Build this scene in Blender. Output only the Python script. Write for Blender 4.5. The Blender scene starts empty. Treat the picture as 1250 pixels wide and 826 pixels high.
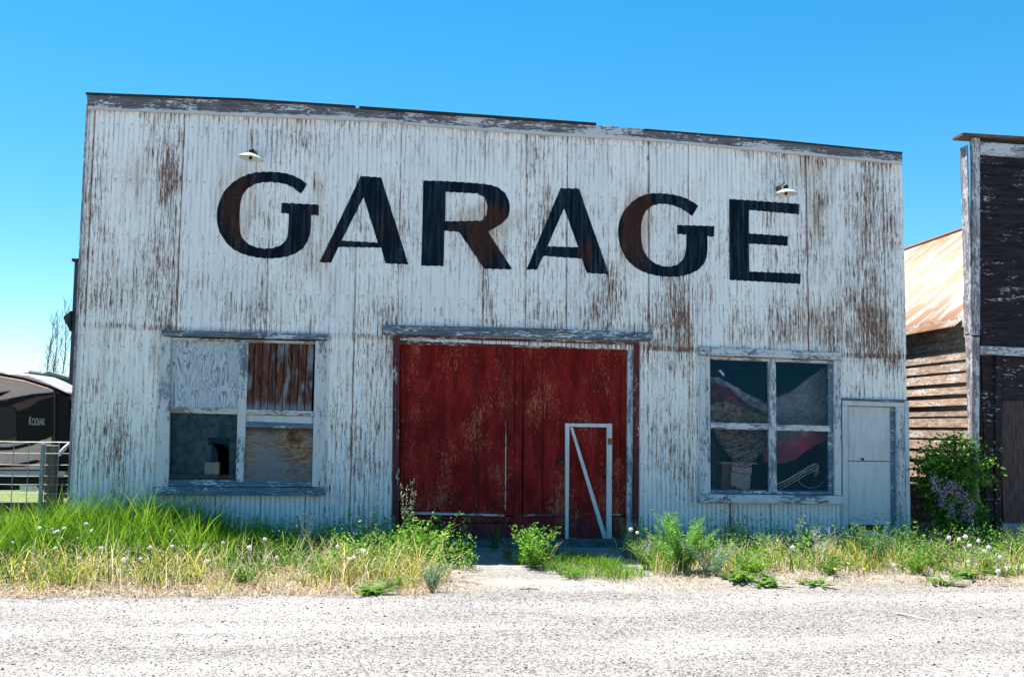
import bpy, bmesh, math, random
import numpy as np
from mathutils import Vector, Matrix, noise as mnoise

# ------------------------------------------------------------------ camera, world, sun, exposure
SC = bpy.context.scene
COL = SC.collection
FPX, DIST, EYE = 1215.0, 14.2, 1.7
_y, _p, _r = map(math.radians, (6.5, 5.0, 0.63))
CF = np.array([math.sin(_y)*math.cos(_p), math.cos(_y)*math.cos(_p), math.sin(_p)])
_rt = np.array([math.cos(_y), -math.sin(_y), 0.0]); _up = np.cross(_rt, CF)
CR = _rt*math.cos(_r) + _up*math.sin(_r); CU = np.cross(CR, CF)
cam_data = bpy.data.cameras.new('camera'); cam = bpy.data.objects.new('camera', cam_data); COL.objects.link(cam)
m = Matrix.Identity(4)
for i in range(3):
    m[i][0] = CR[i]; m[i][1] = CU[i]; m[i][2] = -CF[i]
m[0][3], m[1][3], m[2][3] = 0.0, -DIST, EYE
cam.matrix_world = m
cam_data.sensor_width = 36.0; cam_data.lens = 36.0*FPX/1250.0
cam_data.clip_end = 3000.0; cam_data.clip_start = 0.05
SC.camera = cam

SUN_EL, SUN_AZ = math.radians(67.0), math.radians(-48.0)      # behind the garage, to the left
world = bpy.data.worlds.new('World'); SC.world = world; world.use_nodes = True
wn = world.node_tree; wn.nodes.clear()
sky = wn.nodes.new('ShaderNodeTexSky'); sky.sky_type = 'NISHITA'; sky.sun_disc = False
sky.sun_elevation = SUN_EL; sky.sun_rotation = SUN_AZ
sky.altitude = 1800; sky.air_density = 1.0; sky.dust_density = 0.3; sky.ozone_density = 2.0
hs = wn.nodes.new('ShaderNodeHueSaturation'); hs.inputs['Saturation'].default_value = 1.60; hs.inputs['Hue'].default_value = 0.487
hs.inputs['Value'].default_value = 0.85
bg = wn.nodes.new('ShaderNodeBackground'); bg.inputs['Strength'].default_value = 0.12
wo = wn.nodes.new('ShaderNodeOutputWorld')
gm = wn.nodes.new('ShaderNodeGamma'); gm.inputs[1].default_value = 0.78
wn.links.new(sky.outputs[0], gm.inputs[0]); wn.links.new(gm.outputs[0], hs.inputs['Color']); wn.links.new(hs.outputs[0], bg.inputs['Color']); wn.links.new(bg.outputs[0], wo.inputs[0])

sun_d = bpy.data.lights.new('sun', 'SUN'); sun_d.energy = 4.6; sun_d.angle = math.radians(0.53); sun_d.color = (1.0, 0.965, 0.90)
sun = bpy.data.objects.new('sun', sun_d); COL.objects.link(sun)
sv = Vector((math.sin(SUN_AZ)*math.cos(SUN_EL), math.cos(SUN_AZ)*math.cos(SUN_EL), math.sin(SUN_EL)))
sun.rotation_euler = sv.to_track_quat('Z', 'Y').to_euler()

vs = SC.view_settings; vs.view_transform = 'Standard'; vs.look = 'None'; vs.gamma = 1.0; vs.exposure = 1.58
SC.render.engine = 'CYCLES'
SC.cycles.max_bounces = 8; SC.cycles.diffuse_bounces = 4; SC.cycles.transparent_max_bounces = 12

# ------------------------------------------------------------------ geometry helpers
def ray(px, py):
    return (px-625.0)/FPX*CR - (py-413.0)/FPX*CU + CF
def at(px, py, y=0.0):
    """photo pixel -> real point on the vertical plane y"""
    r = ray(px, py); t = (y+DIST)/r[1]
    return Vector((r[0]*t, y, EYE+r[2]*t))
def at_x(px, py, x):
    r = ray(px, py); t = x/r[0]
    return Vector((x, -DIST+r[1]*t, EYE+r[2]*t))
def at_z(px, py, z=0.0):
    r = ray(px, py); t = (z-EYE)/r[2]
    return Vector((r[0]*t, -DIST+r[1]*t, z))
def sstep(a, b, v):
    t = min(1, max(0, (v-a)/(b-a))); return t*t*(3-2*t)

def link(name, me, parent=None, mat=None):
    o = bpy.data.objects.new(name, me); COL.objects.link(o)
    if parent is not None: o.parent = parent
    if mat is not None: me.materials.append(mat)
    return o
def tag(o, label=None, cat=None, group=None, kind=None):
    if label: o['label'] = label
    if cat: o['category'] = cat
    if group: o['group'] = group
    if kind: o['kind'] = kind
    return o
def thing(name, loc, label, cat, group=None):
    o = bpy.data.objects.new(name, None); COL.objects.link(o); o.location = loc
    o.empty_display_size = 0.2
    return tag(o, label, cat, group)
def root_off(parent):
    off = Vector((0, 0, 0))
    while parent is not None:
        off += parent.location; parent = parent.parent
    return off

class MB:
    """collects shapes in world coordinates; build() links them as one mesh object"""
    def __init__(s): s.v = []; s.f = []; s.attr = {}
    def add(s, vs, fs):
        b = len(s.v); s.v += [tuple(v) for v in vs]; s.f += [tuple(i+b for i in f) for f in fs]
        return s
    def box(s, a, b):
        x0, y0, z0 = a; x1, y1, z1 = b
        return s.hexa([(x0,y0,z0),(x1,y0,z0),(x1,y0,z1),(x0,y0,z1)], [(x0,y1,z0),(x1,y1,z0),(x1,y1,z1),(x0,y1,z1)])
    def hexa(s, fr, bk):
        n = len(fr)
        fs = [tuple(range(n)), tuple(range(2*n-1, n-1, -1))]
        for i in range(n):
            j = (i+1) % n; fs.append((i, i+n, j+n, j))
        return s.add(list(fr)+list(bk), fs)
    def slab(s, px, y0, y1):
        """photo-measured outline on plane y0 (front), extruded straight back to y1"""
        P = [at(a, b, y0) for a, b in px]
        return s.hexa(P, [Vector((p.x, y1, p.z)) for p in P])
    def beam(s, a, b, w, h, upv=(0,0,1)):
        a = Vector(a); b = Vector(b); d = (b-a).normalized(); u = Vector(upv)
        sd = d.cross(u).normalized(); uu = sd.cross(d).normalized()
        q = [sd*w/2+uu*h/2, -sd*w/2+uu*h/2, -sd*w/2-uu*h/2, sd*w/2-uu*h/2]
        return s.hexa([a+k for k in q], [b+k for k in q])
    def tube(s, pts, r, n=6, cap=True):
        pts = [Vector(p) for p in pts]
        rs = r if isinstance(r, (list, tuple)) else [r]*len(pts)
        vs_ = []; ref = None
        for i, p in enumerate(pts):
            d = (pts[min(i+1, len(pts)-1)]-pts[max(i-1, 0)]).normalized()
            if ref is None: ref = d.orthogonal().normalized()
            ref = (ref - d*ref.dot(d)).normalized(); o2 = d.cross(ref)
            for k in range(n):
                a = 2*math.pi*k/n; vs_.append(p+(ref*math.cos(a)+o2*math.sin(a))*rs[i])
        fs = []
        for i in range(len(pts)-1):
            for k in range(n):
                k2 = (k+1) % n; fs.append((i*n+k, i*n+k2, (i+1)*n+k2, (i+1)*n+k))
        if cap: fs.append(tuple(range(n-1, -1, -1))); fs.append(tuple(range((len(pts)-1)*n, len(pts)*n)))
        return s.add(vs_, fs)
    def lathe(s, prof, c=(0,0,0), n=24, M=None):
        vs_ = []
        for (r, z) in prof:
            for k in range(n):
                a = 2*math.pi*k/n; p = Vector((r*math.cos(a), r*math.sin(a), z))
                if M is not None: p = M @ p
                vs_.append(p+Vector(c))
        fs = [(i*n+k, i*n+(k+1) % n, (i+1)*n+(k+1) % n, (i+1)*n+k) for i in range(len(prof)-1) for k in range(n)]
        return s.add(vs_, fs)
    def build(s, name, mat, parent=None, bevel=0.0, smooth=False, label=None, solid=0.0):
        off = root_off(parent)
        me = bpy.data.meshes.new(name)
        me.from_pydata([(v[0]-off.x, v[1]-off.y, v[2]-off.z) for v in s.v], [], s.f); me.update()
        for k, arr in s.attr.items():
            a = me.attributes.new(k, 'FLOAT', 'POINT'); a.data.foreach_set('value', np.asarray(arr, dtype=np.float32))
        if smooth: me.polygons.foreach_set('use_smooth', [True]*len(me.polygons))
        o = link(name, me, parent, mat)
        if solid:
            md = o.modifiers.new('solid', 'SOLIDIFY'); md.thickness = solid; md.offset = 0
        if bevel:
            md = o.modifiers.new('bev', 'BEVEL'); md.width = bevel; md.segments = 1; md.limit_method = 'ANGLE'
        if label: o['label'] = label
        return o

# ------------------------------------------------------------------ material helpers
class NT:
    def __init__(s, name):
        s.m = bpy.data.materials.new(name); s.m.use_nodes = True; s.t = s.m.node_tree; s.t.nodes.clear()
        s.out = s.n('ShaderNodeOutputMaterial'); s._tc = None
    def n(s, t, **kw):
        nd = s.t.nodes.new(t)
        for k, v in kw.items(): setattr(nd, k, v)
        return nd
    def L(s, a, b): s.t.links.new(a, b)
    def put(s, inp, v):
        if hasattr(v, 'links') or isinstance(v, bpy.types.NodeSocket): s.L(v, inp)
        else: inp.default_value = v
    def obj(s):
        if s._tc is None: s._tc = s.n('ShaderNodeTexCoord')
        return s._tc.outputs['Object']
    def map(s, sc=(1,1,1), loc=(0,0,0), src=None, rot=(0,0,0)):
        mp = s.n('ShaderNodeMapping'); s.L(src if src else s.obj(), mp.inputs[0])
        mp.inputs['Scale'].default_value = sc; mp.inputs['Location'].default_value = loc; mp.inputs['Rotation'].default_value = rot
        return mp.outputs[0]
    def noise(s, vec, scale=1.0, detail=4, rough=0.55, dist=0.0, col=False):
        nd = s.n('ShaderNodeTexNoise'); s.L(vec, nd.inputs['Vector'])
        nd.inputs['Scale'].default_value = scale; nd.inputs['Detail'].default_value = detail
        nd.inputs['Roughness'].default_value = rough; nd.inputs['Distortion'].default_value = dist
        return nd.outputs['Color' if col else 'Fac']
    def vor(s, vec, scale, feature='F1', out='Distance', rnd=1.0):
        nd = s.n('ShaderNodeTexVoronoi', feature=feature); s.L(vec, nd.inputs['Vector']); nd.inputs['Scale'].default_value = scale
        nd.inputs['Randomness'].default_value = rnd
        return nd.outputs[out]
    def math(s, op, a, b=0.0, c=None, clamp=False):
        nd = s.n('ShaderNodeMath', operation=op, use_clamp=clamp); s.put(nd.inputs[0], a); s.put(nd.inputs[1], b)
        if c is not None: s.put(nd.inputs[2], c)
        return nd.outputs[0]
    def step(s, v, a, b, lo=0.0, hi=1.0):
        nd = s.n('ShaderNodeMapRange', interpolation_type='SMOOTHSTEP'); s.put(nd.inputs[0], v)
        for i, q in enumerate((a, b, lo, hi)): s.put(nd.inputs[1+i], q)
        return nd.outputs[0]
    def mix(s, f, a, b, blend='MIX'):
        nd = s.n('ShaderNodeMix', data_type='RGBA', blend_type=blend)
        s.put(nd.inputs['Factor'], f)
        for inp, v in ((nd.inputs[6], a), (nd.inputs[7], b)):
            if isinstance(v, (tuple, list)): v = tuple(v)+(1.0,) if len(v) == 3 else v
            s.put(inp, v)
        return nd.outputs[2]
    def ramp(s, f, stops):
        nd = s.n('ShaderNodeValToRGB'); s.put(nd.inputs[0], f)
        cr = nd.color_ramp
        while len(cr.elements) < len(stops): cr.elements.new(0.5)
        for e, (p, c) in zip(cr.elements, stops): e.position = p; e.color = tuple(c)+(1.0,)
        return nd.outputs[0]
    def attr(s, name, out='Fac'):
        nd = s.n('ShaderNodeAttribute', attribute_name=name); return nd.outputs[out]
    def sep(s, v):
        nd = s.n('ShaderNodeSeparateXYZ'); s.L(v, nd.inputs[0]); return nd.outputs
    def rnd(s): return s.n('ShaderNodeObjectInfo').outputs['Random']
    def bump(s, h, strength=0.3, dist=0.01):
        nd = s.n('ShaderNodeBump'); s.L(h, nd.inputs['Height']); nd.inputs['Strength'].default_value = strength; nd.inputs['Distance'].default_value = dist
        return nd.outputs[0]
    def bsdf(s, col, rough=0.8, spec=0.3, metal=0.0, normal=None, trans=None):
        b = s.n('ShaderNodeBsdfPrincipled')
        if isinstance(col, (tuple, list)): col = tuple(col)+(1.0,) if len(col) == 3 else col
        s.put(b.inputs['Base Color'], col); s.put(b.inputs['Roughness'], rough)
        b.inputs['Specular IOR Level'].default_value = spec; s.put(b.inputs['Metallic'], metal)
        if normal is not None: s.L(normal, b.inputs['Normal'])
        o = b.outputs[0]
        if trans:
            t = s.n('ShaderNodeBsdfTranslucent'); s.put(t.inputs[0], col)
            mx = s.n('ShaderNodeMixShader'); mx.inputs[0].default_value = trans
            s.L(o, mx.inputs[1]); s.L(t.outputs[0], mx.inputs[2]); o = mx.outputs[0]
        s.L(o, s.out.inputs[0]); return s.m

def mat_corrugated(name, letter=False):
    """painted corrugated iron: fine vertical streaks of rust, tan stains and grime; attributes give where they gather"""
    t = NT(name)
    rust = t.attr('rust'); tan = t.attr('tan'); groove = t.attr('groove'); seam = t.attr('seam'); low = t.attr('low'); tone = t.attr('tone')
    n1 = t.noise(t.map((80, 1, 3.4)), 1.0, 6, 0.74)          # fine streaks
    n2 = t.noise(t.map((105, 1, 13)), 1.0, 5, 0.72)           # flakes
    n3 = t.noise(t.map((14, 1, 1.3), (3, 0, 7)), 1.0, 4, 0.6)
    n4 = t.noise(t.map((2.2, 1, 1.0), (9, 0, 1)), 1.0, 4, 0.6)
    n5 = t.noise(t.map((150, 1, 60), (5, 0, 2)), 1.0, 3, 0.6)
    if not letter:
        col = t.mix(t.step(n4, .35, .68), (.84, .82, .79), (.90, .87, .83))
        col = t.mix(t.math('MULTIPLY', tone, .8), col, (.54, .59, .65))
        # tan stains
        a = t.math('ADD', t.math('MULTIPLY', tan, .20), t.math('ADD', t.math('MULTIPLY', n3, .45), t.math('ADD', t.math('MULTIPLY', n4, .25), t.math('MULTIPLY', n2, .30))))
        col = t.mix(t.math('MULTIPLY', t.step(a, .54, .72), .65), col, (.52, .42, .32))
        # thin grime along the grooves
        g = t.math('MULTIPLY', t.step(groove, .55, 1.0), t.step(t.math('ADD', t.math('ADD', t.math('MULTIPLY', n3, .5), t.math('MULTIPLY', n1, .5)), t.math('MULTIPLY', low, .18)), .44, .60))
        col = t.mix(t.math('MULTIPLY', g, .38), col, (.16, .15, .15))
        # scattered dark pits everywhere
        p = t.step(t.math('ADD', n5, t.math('MULTIPLY', n3, .35)), .77, .83)
        col = t.mix(t.math('MULTIPLY', p, .85), col, (.10, .075, .07))
        # rust
        r = t.math('ADD', t.math('MULTIPLY', n1, .90), t.math('MULTIPLY', n2, .35))
        r = t.math('ADD', r, t.math('MULTIPLY', rust, .108))
        r = t.math('ADD', r, t.math('MULTIPLY', t.math('SUBTRACT', n4, .5), .30))
        r = t.math('ADD', r, t.math('MULTIPLY', groove, .035))
        rcol = t.ramp(n2, [(.38, (.36, .18, .10)), (.46, (.18, .070, .038)), (.56, (.065, .028, .02)), (.70, (.028, .017, .015))])
        col = t.mix(t.math('MULTIPLY', t.step(r, .685, .730), .50), col, (.46, .33, .23))
        col = t.mix(t.math('MULTIPLY', t.step(r, .722, .750), .93), col, rcol)
        # nail heads in rows, each with a little rust under it
        ox, oy, oz = t.sep(t.obj())
        fx = t.math('MULTIPLY', t.math('ABSOLUTE', t.math('SUBTRACT', t.math('FRACT', t.math('MULTIPLY', ox, 1/(3*.0677))), .5)), 3*.0677)
        fz = t.math('SUBTRACT', t.math('MULTIPLY', t.math('FRACT', t.math('MULTIPLY', oz, 1/.78)), .78), .39)
        dn = t.math('ADD', t.math('MULTIPLY', fx, fx), t.math('MULTIPLY', fz, fz))
        nail = t.step(dn, .00014, .00004)
        run = t.math('MULTIPLY', t.step(fx, .011, .002), t.math('MULTIPLY', t.step(fz, .0, -.01), t.step(fz, -.16, -.02)))
        run = t.math('MULTIPLY', run, t.step(n3, .44, .60))
        col = t.mix(t.math('MULTIPLY', run, .7), col, (.30, .16, .10))
        col = t.mix(t.math('MULTIPLY', nail, .8), col, (.09, .06, .05))
        # seams of the sheets
        sm = t.step(t.math('MULTIPLY', seam, t.math('ADD', n3, .35)), .50, .78)
        col = t.mix(t.math('MULTIPLY', sm, .85), col, t.ramp(n2, [(.35, (.06, .05, .05)), (.65, (.22, .10, .06))]))
        h = t.math('SUBTRACT', 1.0, t.math('MULTIPLY', t.step(r, .70, .75), 1.0))
        return t.bsdf(col, .75, .15, 0, t.bump(h, .35, .002))
    base = t.mix(t.step(n3, .40, .65), (.003, .009, .017), (.009, .030, .050))
    base = t.mix(t.math('MULTIPLY', t.step(groove, .4, 1.0), .55), base, (.004, .006, .009))
    brn = t.math('ADD', t.math('ADD', t.math('MULTIPLY', n1, .55), t.math('MULTIPLY', n3, .35)), t.math('MULTIPLY', tan, .16))
    base = t.mix(t.math('MULTIPLY', t.step(brn, .505, .60), .85), base, t.ramp(n2, [(.35, (.014, .008, .007)), (.65, (.085, .032, .022))]))
    w = t.math('ADD', t.math('ADD', t.math('MULTIPLY', n2, .7), t.math('MULTIPLY', n3, .35)), t.math('MULTIPLY', t.math('SUBTRACT', .5, groove), .05))
    base = t.mix(t.math('MULTIPLY', t.step(w, .60, .70), .60), base, (.13, .17, .21))
    p = t.step(t.math('ADD', n5, t.math('MULTIPLY', n3, .3)), .80, .84)
    base = t.mix(t.math('MULTIPLY', p, .7), base, (.30, .32, .34))
    return t.bsdf(base, .85, .08)

def mat_peel(name, axis='x', amount=.5, paint=(.66, .71, .80), wood=(.16, .18, .215), wood2=(.085, .09, .105), warm=0.0, edge=False):
    """weathered board with paint flaking off along its grain"""
    t = NT(name)
    s_ = s = {'x': (5, 30, 34), 'z': (34, 30, 5), 'y': (34, 5, 34)}[axis]
    sf = {'x': (14, 40, 52), 'z': (52, 40, 14), 'y': (52, 14, 52)}[axis]
    g = t.noise(t.map(s), 1.0, 5, .6, .2); fl = t.noise(t.map(sf, (4, 2, 1)), 1.0, 5, .65)
    big = t.noise(t.map((2.3, 2.3, 2.3), (1, 5, 2)), 1.0, 3, .5)
    wc = t.mix(t.step(g, .35, .65), wood2, wood)
    if warm: wc = t.mix(t.math('MULTIPLY', t.step(big, .45, .6), warm), wc, (.30, .20, .12))
    med = t.noise(t.map(tuple(q*.32 for q in s_), (2, 2, 8)), 1.0, 5, .7)
    v = t.math('ADD', t.math('ADD', t.math('MULTIPLY', fl, .50), t.math('MULTIPLY', med, .45)), t.math('MULTIPLY', big, .30))
    if edge: v = t.math('ADD', v, t.math('MULTIPLY', t.step(t.attr('ev'), .30, .05), .22))
    thr = .445 + .36*amount
    mk = t.step(v, thr-.010, thr+.012)
    pc = t.mix(t.step(g, .38, .7), paint, tuple(c*.78 for c in paint))
    pc = t.mix(t.math('MULTIPLY', t.step(med, .40, .52), .35), (.48, .48, .48), pc)
    return t.bsdf(t.mix(mk, wc, pc), .75, .25, 0, t.bump(t.math('ADD', t.math('MULTIPLY', mk, .6), g), .5, .003))

def mat_red():
    t = NT('red_barn_paint')
    g = t.noise(t.map((60, 30, 5)), 1.0, 5, .62, .3)
    wv = t.noise(t.map((34, 20, 9), (7, 3, 1)), 1.0, 4, .6, 2.2)
    big = t.noise(t.map((1.6, 1, 1.1), (3, 0, 5)), 1.0, 3, .5)
    big2 = t.noise(t.map((5.5, 1, 1.5), (13, 0, 2)), 1.0, 6, .68)
    col = t.mix(t.step(big2, .36, .64), (.11, .005, .005), (.23, .011, .010))
    col = t.mix(t.math('MULTIPLY', t.step(g, .52, .72), .7), col, (.045, .003, .004))
    wear = t.math('ADD', t.math('MULTIPLY', wv, .70), t.math('MULTIPLY', big, .55))
    col = t.mix(t.math('MULTIPLY', t.step(wear, .685, .75), .62), col, (.42, .15, .085))
    g2 = t.math('ADD', t.math('MULTIPLY', t.noise(t.map((120, 50, 14)), 1.0, 4, .6), .8), t.math('MULTIPLY', big2, .3))
    col = t.mix(t.math('MULTIPLY', t.step(g2, .64, .70), .5), col, (.33, .14, .12))
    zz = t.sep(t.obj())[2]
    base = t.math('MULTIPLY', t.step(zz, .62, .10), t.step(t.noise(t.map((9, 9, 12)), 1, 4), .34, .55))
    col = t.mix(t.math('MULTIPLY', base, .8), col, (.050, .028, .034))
    return t.bsdf(col, .8, .12, 0, t.bump(t.math('ADD', g, wear), .5, .003))

def mat_simple(name, col, rough=.8, metal=0, spec=.3, var=.25, scale=8.0, stretch=(1,1,1), bump=.0):
    t = NT(name)
    n = t.noise(t.map(tuple(scale*q for q in stretch)), 1.0, 5, .6)
    c = t.mix(t.step(n, .3, .7), tuple(q*(1-var) for q in col), tuple(min(1, q*(1+var)) for q in col))
    return t.bsdf(c, rough, spec, metal, t.bump(n, bump, .01) if bump else None)

def mat_leaf(name, stops, tip=None, trans=.45, rough=.55):
    """foliage: colour picked per blade or leaf (attribute tone), tips by attribute along"""
    t = NT(name)
    c = t.ramp(t.attr('tone'), stops)
    if tip: c = t.mix(t.math('MULTIPLY', t.step(t.attr('along'), tip[0], 1.0), tip[1]), c, tip[2])
    return t.bsdf(c, rough, .25, 0, None, trans)

M = {}
M['iron'] = mat_corrugated('painted_corrugated_iron')
M['letter'] = mat_corrugated('black_sign_paint', True)
M['trim_x'] = mat_peel('grey_fascia_paint', 'x', .62, (.68, .66, .66), (.15, .14, .155), (.085, .08, .09), 0, True)
M['trim_x2'] = mat_peel('fascia_mostly_white', 'x', .50, (.68, .66, .66), (.17, .155, .17), (.10, .09, .10), 0, True)
M['lintel'] = mat_peel('bare_grey_lintel', 'x', .62, (.62, .67, .74), (.135, .165, .20), (.07, .085, .10))
M['peel_x'] = mat_peel('flaking_white_board_level', 'x', .44, (.68, .70, .74), (.20, .22, .26), (.09, .10, .12))
M['peel_z'] = mat_peel('flaking_white_board_upright', 'z', .36, (.70, .72, .76), (.26, .29, .34), (.13, .15, .18))
M['peel_z2'] = mat_peel('flaking_mullion', 'z', .48, (.69, .71, .75), (.24, .27, .32), (.11, .13, .16))
M['blue_sash'] = mat_peel('blue_grey_sash', 'x', .66, (.55, .65, .75), (.12, .20, .27), (.07, .11, .15))
M['bead'] = mat_peel('tan_putty_bead', 'x', .40, (.62, .56, .46), (.30, .21, .14), (.16, .10, .07))
M['white_door'] = mat_peel('pale_blue_white_door', 'z', .06, (.68, .74, .80), (.36, .42, .50), (.22, .25, .30))
M['red'] = mat_red()
M['red_trim'] = mat_peel('dark_red_trim', 'z', .74, (.42, .40, .42), (.13, .022, .028), (.05, .014, .018))
M['red_trim_x'] = mat_peel('dark_red_lintel', 'x', .60, (.42, .40, .44), (.12, .035, .042), (.06, .03, .035))
M['white_frame'] = mat_peel('white_wicket_frame', 'z', .12, (.76, .76, .80), (.34, .26, .24), (.22, .12, .10))
M['black_wood'] = mat_peel('black_clapboard', 'x', .77, (.24, .19, .21), (.030, .019, .023), (.008, .005, .007))
M['grey_board'] = mat_peel('neighbour_corner_board', 'z', .56, (.58, .56, .60), (.27, .24, .26), (.14, .12, .13))
M['grey_board_x'] = mat_peel('neighbour_trim_board', 'x', .48, (.62, .62, .66), (.30, .28, .29), (.14, .12, .12))
M['barn_wood'] = mat_peel('sunburnt_side_boards', 'y', .66, (.66, .60, .54), (.42, .31, .235), (.22, .15, .11))
M['dark_iron'] = mat_simple('dark_iron', (.02, .022, .022), .45, .6)
M['dark_roof'] = mat_simple('tar_roof', (.03, .03, .032), .9)
M['soot'] = mat_simple('garage_inside_boards', (.05, .040, .034), .9, scale=3, stretch=(6, 6, 1))
M['rust_metal'] = mat_simple('rusty_metal', (.22, .085, .045), .8, .2, var=.5, scale=40)
M['green_enamel'] = mat_simple('pale_green_enamel', (.50, .66, .55), .3, 0, .5, .12, 20)
M['cream_enamel'] = mat_simple('cream_enamel', (.72, .62, .50), .4, 0, .5, .2, 30)
M['galv'] = mat_simple('galvanised_wire', (.30, .33, .34), .6, .4)
M['post_wood'] = mat_simple('old_post', (.17, .14, .11), .9, scale=12, stretch=(5, 5, 1), var=.4)
M['concrete'] = mat_simple('pale_concrete', (.46, .44, .42), .9, scale=20, var=.25, bump=.3)
M['sill_wood'] = mat_simple('dark_sill_timber', (.085, .10, .115), .85, scale=6, stretch=(1, 4, 6), var=.5, bump=.4)  # dark blue-grey timber, mottled

# ------------------------------------------------------------------ ground
def gz(x, y):
    """ground height: gravel with shallow ruts, a low verge in front of the garage"""
    v = .010*mnoise.noise(Vector((x*1.1, y*1.1, 0))) + .007*mnoise.noise(Vector((x*3.7, y*3.7, 3)))
    v += .028*math.exp(-((y+4.3)/.35)**2)*(.6+.5*mnoise.noise(Vector((x*.7, 0, 5))))
    v -= .02*math.exp(-((y+6.2)/.4)**2)
    ve = sstep(-4.1, -3.2, y)*(1-sstep(.2, 1.2, x)*(1-sstep(2.9, 3.7, x)))
    v += .05*ve
    if y > -.4: v *= max(0, 1-(y+.4)/.3)
    v -= .008
    return v if abs(x) < 40 and -40 < y < 2 else 0.0
def make_ground():
    def axis(lo, hi, step, far):
        a = list(np.arange(lo, hi, step)); k = 1.0; v = hi; s = step
        r = []
        while v < far: r.append(v); s *= 1.35; v += s
        r.append(far); l = []; v = lo; s = step
        while v > -far: s *= 1.35; v -= s; l.append(max(v, -far))
        return l[::-1]+a+r
    xs = axis(-9, 13, .07, 900); ys = axis(-13.5, .2, .07, 900)
    nx, ny = len(xs), len(ys)
    V = [(x, y, gz(x, y)) for y in ys for x in xs]
    Fc = [(j*nx+i, j*nx+i+1, (j+1)*nx+i+1, (j+1)*nx+i) for j in range(ny-1) for i in range(nx-1)]
    t = NT('gravel_ground')
    P = t.obj(); sx, sy, sz = t.sep(P)
    cell = t.vor(t.map((1, 1, 1)), 55, 'F1', 'Color'); cd = t.vor(t.map((1, 1, 1)), 55, 'F1', 'Distance')
    cv = t.sep(cell)[0]
    fine = t.noise(P, 160, 3, .7); med = t.noise(P, 9, 4, .6); big = t.noise(t.map((.35, 1.2, 1)), 1.0, 4, .6)
    gcol = t.ramp(cv, [(0, (.09, .08, .085)), (.12, (.10, .09, .086)), (.35, (.262, .245, .23)), (1, (.38, .358, .332))])
    gcol = t.mix(t.step(fine, .35, .65), t.mix(.55, gcol, (.09, .083, .08)), gcol)
    gcol = t.mix(t.math('MULTIPLY', t.step(big, .42, .64), .45), gcol, (.37, .345, .325))
    gcol = t.mix(t.math('MULTIPLY', t.step(med, .50, .7), .25), gcol, (.30, .26, .24))
    trk = t.noise(t.map((.10, 2.1, 1), (3, 1, 0)), 1.0, 4, .6)
    gcol = t.mix(t.math('MULTIPLY', t.step(trk, .48, .62), .16), gcol, (.42, .395, .37))
    gcol = t.mix(t.math('MULTIPLY', t.step(trk, .48, .34), .12), gcol, (.19, .175, .165))
    # litter and soil of the verge
    edge = t.math('ADD', sy, t.math('MULTIPLY', t.math('SUBTRACT', t.noise(t.map((1.3, 2, 1)), 1, 4, .65), .5), 1.6))
    verge = t.step(edge, -4.2, -3.5)
    dx = t.math('ADD', sx, t.math('MULTIPLY', t.math('SUBTRACT', t.noise(t.map((3, 2, 1), (4, 4, 0)), 1, 3, .6), .5), .9))
    drive = t.math('MULTIPLY', t.step(dx, .75, 1.2), t.step(dx, 3.3, 2.8))
    verge = t.math('MULTIPLY', verge, t.math('SUBTRACT', 1.0, t.math('MULTIPLY', drive, .85)))
    soil = t.mix(t.step(fine, .3, .7), (.08, .06, .04), (.30, .235, .165))
    soil = t.mix(t.step(med, .4, .65), soil, (.31, .27, .22))
    col = t.mix(t.math('MULTIPLY', verge, .6), gcol, soil)
    far = t.step(sy, 1.0, 3.0)
    col = t.mix(far, col, t.mix(t.step(med, .4, .6), (.07, .13, .03), (.20, .19, .08)))
    h = t.math('ADD', t.math('MULTIPLY', t.math('SUBTRACT', 1.0, cd), .8), t.math('MULTIPLY', fine, .5))
    mat = t.bsdf(col, .95, .15, 0, t.bump(h, .7, .012))
    me = bpy.data.meshes.new('gravel_ground'); me.from_pydata(V, [], Fc); me.polygons.foreach_set('use_smooth', [True]*len(Fc))
    o = link('gravel_ground', me, None, mat); o['kind'] = 'structure'
make_ground()

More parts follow.
